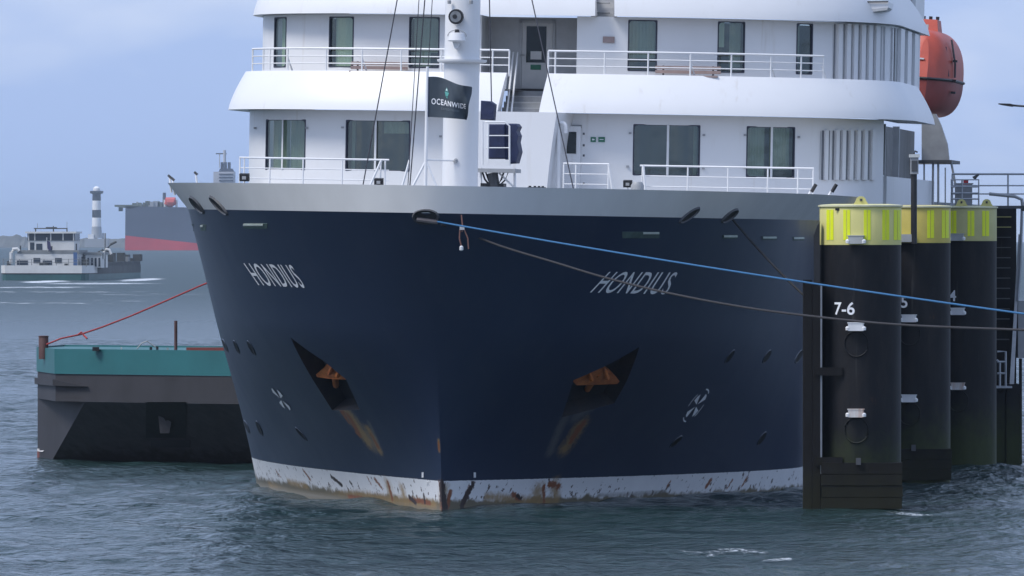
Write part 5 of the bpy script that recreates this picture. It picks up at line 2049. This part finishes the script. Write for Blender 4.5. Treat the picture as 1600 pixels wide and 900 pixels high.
def inland_vessel():
    Y = 1277.0
    k = F / Y
    yaw = R(5.0)
    x0 = (68 - 800) / k
    root = empty('inland_vessel', (x0, Y, 0), (0, 0, -yaw), label='white and green inland cargo vessel seen from astern at far left', cat='vessel')
    HB_ = 7.1
    LEN = 74.0
    # hull loft: rounded stern, straight sides
    st = [(0.0, 0.86), (0.6, 0.94), (2.0, 1.0), (6, 1.0), (LEN - 10, 1.0), (LEN - 3, 0.8), (LEN, 0.35)]
    for (z0, z1, m, nm, e) in ((-1.0, 1.0, VGREEN, 'hull_lower', 0.0), (1.0, 2.35, VW, 'hull_bulwark', 0.06)):
        rows = []
        for z in (z0, z1):
            rr = []
            for (yy, f) in st:
                rr.append(Vector((-(HB_ + e) * f, yy - e, z)))
            for (yy, f) in reversed(st):
                rr.append(Vector(((HB_ + e) * f, yy - e, z)))
            rr.append(rr[0].copy())
            rows.append(rr)
        h = MB().grid(rows)
        h.build(nm, m if nm == 'hull_lower' else VDARK, root)
    sw = [(-7.2, 13.0), (-7.24, 6), (-7.2, 2.0), (-6.8, 0.55), (-6.25, -0.1), (6.25, -0.1), (6.8, 0.55), (7.2, 2.0), (7.24, 6), (7.2, 11.0)]
    MB().grid([[Vector((a, b, z)) for a, b in sw] for z in (1.15, 2.4)]).build('stern_bulwark', VW, root)
    MB().ab((-6.4, 1.0, 1.9), (6.4, LEN - 6, 2.0)).build('deck', VGREY, root)
    MB().ab((-6.6, 14, 2.0), (6.8, LEN - 8, 2.9)).build('hold_coaming', VDARK, root)
    # deckhouse
    hz0, hz1 = 2.0, 4.3
    house = MB().ab((-5.0, 2.5, hz0), (5.2, 12, hz1)).build('deckhouse', VW, root)
    for (xa, xb, za, zb) in ((-4.7, -2.9, 2.45, 3.2), (-2.0, -0.9, 2.8, 3.6), (-0.5, 1.0, 2.5, 3.2), (1.5, 2.6, 2.8, 3.6)):
        MB().ab((xa, 2.44, za), (xb, 2.52, zb)).build('window', VGLASS, house)
    MB().ab((4.5, 2.40, hz0), (5.1, 2.52, hz1 + 0.2)).build('blue_pillar', mat('vessel blue', (0.06, 0.12, 0.26), 0.6), house)
    MB().ab((-4.6, 2.45, hz1), (5.4, 12.3, hz1 + 0.55)).build('boat_deck_rail', VGREY, root)
    c = MB()
    arc = [Vector((-5.6, 2.3, hz1 - 1.6)), Vector((-5.6, 2.3, hz1 + 0.2)), Vector((-5.3, 2.3, hz1 + 0.7)), Vector((-4.6, 2.3, hz1 + 0.75)), Vector((-4.3, 2.3, hz1 + 0.4))]
    c.tube(arc, 0.28, 8).build('davit_arm', VW, root, smooth=True)
    wh = MB().ab((-3.0, 3.4, hz1 + 0.0), (4.5, 9, 6.4)).build('wheelhouse', VW, root)
    MB().ab((-3.1, 3.3, 6.4), (4.6, 9.1, 7.55)).build('wheelhouse_glazing', VGLASS, wh)
    for x in (-2.9, -1.9, 0.7, 2.7, 4.4):
        MB().ab((x - 0.08, 3.24, 6.4), (x + 0.08, 3.3, 7.55)).build('glazing_bar', VW, wh)
    MB().ab((-3.4, 2.9, 7.55), (4.9, 9.4, 7.85)).build('wheelhouse_roof', VW, wh)
    for (xa, xb, za, zb) in ((-2.7, -2.0, 4.9, 6.1), (-1.7, -0.7, 4.9, 5.9)):
        MB().ab((xa, 3.33, za), (xb, 3.41, zb)).build('window', VGLASS, wh)
    # lattice mast with radar
    ms = MB()
    for x in (-1.9, 1.0, 3.2):
        ms.tube([(x, 4.2, 7.85), (x, 4.2, 8.4)], 0.11, 6)
    ms.tube([(-2.2, 4.2, 8.35), (3.3, 4.2, 8.35)], 0.10, 6)
    ms.tube([(-0.2, 4.0, 8.5), (1.6, 4.0, 8.5)], 0.10, 6)
    ms.tube([(1.0, 4.2, 8.4), (1.0, 4.2, 8.75)], 0.09, 6)
    mo = ms.build('radar_mast', VDARK, root)
    for (x, z) in ((-1.6, 9.2), (3.2, 9.4)):
        MB().tube([(x, 4.2, 8.3), (x, 4.2, z)], 0.035, 5).build('aerial', VGREY, mo)
    MB().tube([(0.3, 2.6, hz1 - 0.3), (0.2, 2.2, 6.9)], 0.07, 6).build('ensign_staff', VW, root)
    MB().prism([(0.25, 2.2, 6.4), (0.75, 2.1, 6.2), (1.0, 2.0, 4.9), (0.6, 2.1, 4.7), (0.3, 2.2, 5.2)], (0, 0.1, 0)).build('ensign', mat('ensign cloth', (0.03, 0.03, 0.09), 0.8), root)
    # side gallery, stanchions and gear forward of the house
    MB().ab((5.6, 8, 2.0), (8.2, 16, 4.1)).build('side_house', VW, root)
    MB().ab((5.3, 7.8, 4.1), (8.4, 16.2, 4.5)).build('side_house_roof', VGREY, root)
    for x in (6.0, 6.6, 7.2, 7.8):
        MB().ab((x, 7.92, 2.2), (x + 0.3, 7.99, 3.6)).build('side_window', VGLASS, root)
    MB().tube([(8.6, 10, 2), (8.6, 10, 7.6)], 0.14, 6).build('crane_post', VGREY, root)
    MB().tube([(8.4, 10, 3.4), (8.4, 10, 4.6), (8.7, 10, 5.0), (9.3, 10, 4.9), (9.6, 10, 4.2)], 0.22, 8).build('vent_cowl', VW, root, smooth=True)
    rnd = random.Random(3)
    for i in range(13):
        yy = 14 + i * 4.4
        h = rnd.uniform(0.3, 1.5)
        x = 6.3 - rnd.uniform(0, 1.4)
        MB().ab((x - 0.6, yy, 2.9), (x + rnd.uniform(0.3, 0.9), yy + rnd.uniform(0.8, 2.6), 2.9 + h)).build('deck_gear', VDARK if rnd.random() < 0.7 else VGREY, root)
    for z in (2.9, 3.4):
        MB().tube([(-6.9, 1.0, z), (-5.8, 0.3, z), (5.8, 0.3, z), (7.0, 1.5, z), (7.1, 9, z)], 0.035, 5).build('stern_rail', VGREY, root)
    for x in (-6.6, -5.4, -4.0, -2.0, 0.0, 2.0, 4.0, 5.6, 6.9):
        MB().tube([(x, 0.5, 2.2), (x, 0.5, 3.45)], 0.05, 5).build('stern_post', VGREY, root)
    for (x, y, w, h) in ((-5.9, 2.2, 0.5, 0.9), (6.4, 3.0, 0.9, 1.3), (5.8, 4.5, 0.6, 1.8), (-6.3, 4, 0.5, 1.1), (3.4, 1.6, 0.5, 0.7), (-0.2, 1.5, 1.4, 0.8)):
        MB().ab((x - w / 2, y, 2.0), (x + w / 2, y + w, 2.0 + h)).build('deck_gear', VDARK, root)
    for (x, z0, z1) in ((-4.2, 4.8, 5.6), (0.9, 4.8, 5.5), (4.9, 4.8, 5.9)):
        MB().tube([(x, 3.0, z0), (x, 3.0, z1)], 0.12, 6).build('roof_gear', VDARK, root)
    MB().tube([(6.0, 30, 2.6), (6.2, 30, 5.1), (6.8, 30, 5.8), (7.7, 30, 6.2)], [0.3, 0.26, 0.22, 0.16], 8).build('crane_arm', VDARK, root, smooth=True)
    MB().tube([(6.3, 19, 2.6), (6.3, 19, 4.6), (6.9, 19, 4.9), (7.3, 19, 4.3)], 0.2, 8).build('vent_cowl', VDARK, root, smooth=True)


inland_vessel()

# ------------------------------------------------------------------ tanker, lighthouse, breakwater in the distance
def tanker():
    Y = 4400.0
    k = F / Y
    X = lambda px: (px - 195) / k
    Z = lambda py: HCAM + (HZ - py) / k
    TD = mat('tanker dark hull', (0.075, 0.09, 0.125), 0.6, var=0.15, scale=0.05)
    TR = mat('tanker red boot-top', (0.50, 0.05, 0.06), 0.6, var=0.15, scale=0.05)
    TG = mat('tanker deck gear', (0.12, 0.14, 0.11), 0.7, var=0.3, scale=0.1)
    root = empty('tanker', ((195 - 800) / k, Y, 0), label='big dark tanker with red boot-top on the far horizon', cat='ship')
    xr = X(420)
    for (pl, m, nm, e) in ((((196, 322), (420, 327), (420, 392), (195.6, 368)), TD, 'hull', 0.0), (((195.6, 368), (420, 392), (420, 394), (195, 394)), TR, 'boot_top', 0.0)):
        MB().prism([(X(a), 0, Z(b)) for a, b in pl], (0, 48, 0)).build(nm, m, root)
    MB().prism([(X(a), 0, Z(b)) for a, b in ((179, 320), (216, 320), (216, 324), (204, 326), (179, 323))], (0, 20, 0)).build('stern_platform', TG, root)
    MB().ab((X(185), 2, Z(330)), (X(191), 8, Z(323))).build('platform_box', TG, root)
    rnd = random.Random(11)
    px = 205
    while px < 262:
        w = rnd.uniform(2, 6)
        h = rnd.uniform(2, 9) + (4 if 235 < px < 248 else 0)
        MB().ab((X(px), rnd.uniform(2, 12), Z(326)), (X(px + w), rnd.uniform(14, 30), Z(323 - h))).build('deck_gear', TG if rnd.random() < 0.75 else GREYM, root)
        px += w * rnd.uniform(0.7, 1.4)
    MB().tube([(X(256), 6, Z(325)), (X(256), 6, Z(301))], 0.9, 8).build('vent_post', TD, root)
    MB().tube([(X(266) - 2.6, 4, Z(320)), (X(266) - 1.8, 4, Z(316)), (X(266) + 1.8, 4, Z(316)), (X(266) + 2.6, 4, Z(320))], [1.2, 3.0, 3.0, 1.2], 10).build('free_fall_boat', mat('tanker boat red', (0.60, 0.10, 0.08), 0.5), root, smooth=True)
    AC = mat('tanker accommodation', (0.50, 0.50, 0.52), 0.6, var=0.1, scale=0.05)
    DK = mat('tanker funnel', (0.06, 0.07, 0.10), 0.6, var=0.1, scale=0.05)
    acc = MB().ab((X(332), 14, Z(335)), (X(364), 40, Z(268))).build('accommodation', AC, root)
    for y in (271, 276, 281):
        MB().ab((X(341), 13.6, Z(y + 1.8)), (X(363), 14.0, Z(y))).build('window_row', DK, acc)
    MB().prism([(X(a), 16, Z(b)) for a, b in ((340, 268), (364, 268), (361, 263), (342, 263))], (0, 12, 0)).build('bridge_top', DK, acc)
    for px in (345, 350, 356):
        MB().ab((X(px - 2), 18, Z(264)), (X(px + 2), 26, Z(253))).build('funnel', DK, acc)
    MB().tube([(X(349), 20, Z(254)), (X(349), 20, Z(234))], 0.9, 6).build('mast', AC, acc)
    MB().tube([(X(335), 20, Z(239.5)), (X(352), 20, Z(239.5))], 0.35, 5).build('mast_yard', DK, acc)
    MB().tube([(X(341), 20, Z(262)), (X(341), 20, Z(240))], 0.3, 5).build('aerial', AC, acc)
    for px in (258, 276):
        MB().tube([(X(px), 4, Z(334)), (X(px - 1), 4, Z(312))], 0.8, 6).build('boat_ramp', VW, root)
    MB().ab((X(268), 1, Z(335)), (X(284), 3, Z(328))).build('ramp_foot', VW, root)


tanker()


def lighthouse():
    Y = 5500.0
    k = F / Y
    Z = lambda py: HCAM + (HZ - py) / k
    LW = mat('lighthouse white', (0.85, 0.84, 0.83), 0.6, var=0.06, scale=0.1)
    LB = mat('lighthouse black', (0.008, 0.009, 0.012), 0.6, var=0.1, scale=0.1)
    root = empty('lighthouse', ((151 - 800) / k, Y, 0), label='black and white banded lighthouse on the far breakwater', cat='lighthouse')
    r = lambda w: w / 2 / k
    for (y0, y1, w0, w1, m, nm) in ((354, 340, 14.5, 14, LW, 'white_band'), (340, 328, 14, 13.8, LB, 'black_band'), (328, 313.5, 13.8, 13.4, LW, 'white_band'), (313.5, 303, 13.4, 13, LB, 'black_band'),
                                    (372, 354, 17, 15, GREYM, 'tower_base')):
        MB().lathe((0, 0, 0), [(r(w0), Z(y0)), (r(w1), Z(y1))], 24).build(nm, m, root, smooth=True)
    MB().lathe((0, 0, 0), [(r(14), Z(303)), (r(21), Z(302)), (r(21), Z(298.5)), (r(12), Z(298))], 24).build('gallery', LB, root)
    MB().lathe((0, 0, 0), [(r(11), Z(298)), (r(11), Z(294)), (r(4), Z(291))], 16).build('lantern', LW, root)
    MB().ab((-r(36), -6, Z(386)), (r(36), 8, Z(373))).build('foundation', GREYM, root)
    MB().ab((-r(26), -5, Z(373)), (-r(8), 5, Z(366))).build('keeper_house', LW, root)
    MB().tube([(r(20), 0, Z(373)), (r(20), 0, Z(364))], 0.5, 6).build('beacon_post', LB, root)


lighthouse()


def breakwater():
    Y = 5600.0
    k = F / Y
    STONE = mat('breakwater stone', (0.10, 0.105, 0.10), 0.8, var=0.3, scale=0.05)
    rnd = random.Random(2)
    rows = [[], [], [], []]
    n = 260
    for i in range(n + 1):
        px = -900 + 1300 * i / n
        x = (px - 800) / k
        top = 6.5 + rnd.uniform(-0.5, 0.6)
        if px < 45:
            top += 1.0 + 1.0 * math.sin(px * 0.08) + rnd.uniform(0, 1.0)
        rows[0].append(Vector((x, Y - 28, -1)))
        rows[1].append(Vector((x, Y - 6 + rnd.uniform(-2, 2), top * 0.75)))
        rows[2].append(Vector((x, Y, top)))
        rows[3].append(Vector((x, Y + 40, -1)))
    MB().grid(rows).build('breakwater', STONE, None, kind='structure')


breakwater()


# ------------------------------------------------------------------ haze: one closed box of pale air
def haze():
    m = bpy.data.materials.new('sea haze')
    m.use_nodes = True
    nt = m.node_tree
    nt.nodes.clear()
    out = nt.nodes.new('ShaderNodeOutputMaterial')
    v = nt.nodes.new('ShaderNodeVolumePrincipled')
    v.inputs['Color'].default_value = (0.72, 0.86, 1.0, 1)
    v.inputs['Density'].default_value = 0.000065
    v.inputs['Anisotropy'].default_value = 0.2
    nt.links.new(v.outputs['Volume'], out.inputs['Volume'])
    MB().ab((-13500, -3500, -3.0), (13500, 14500, 52)).build('haze', m, None, kind='stuff')


haze()
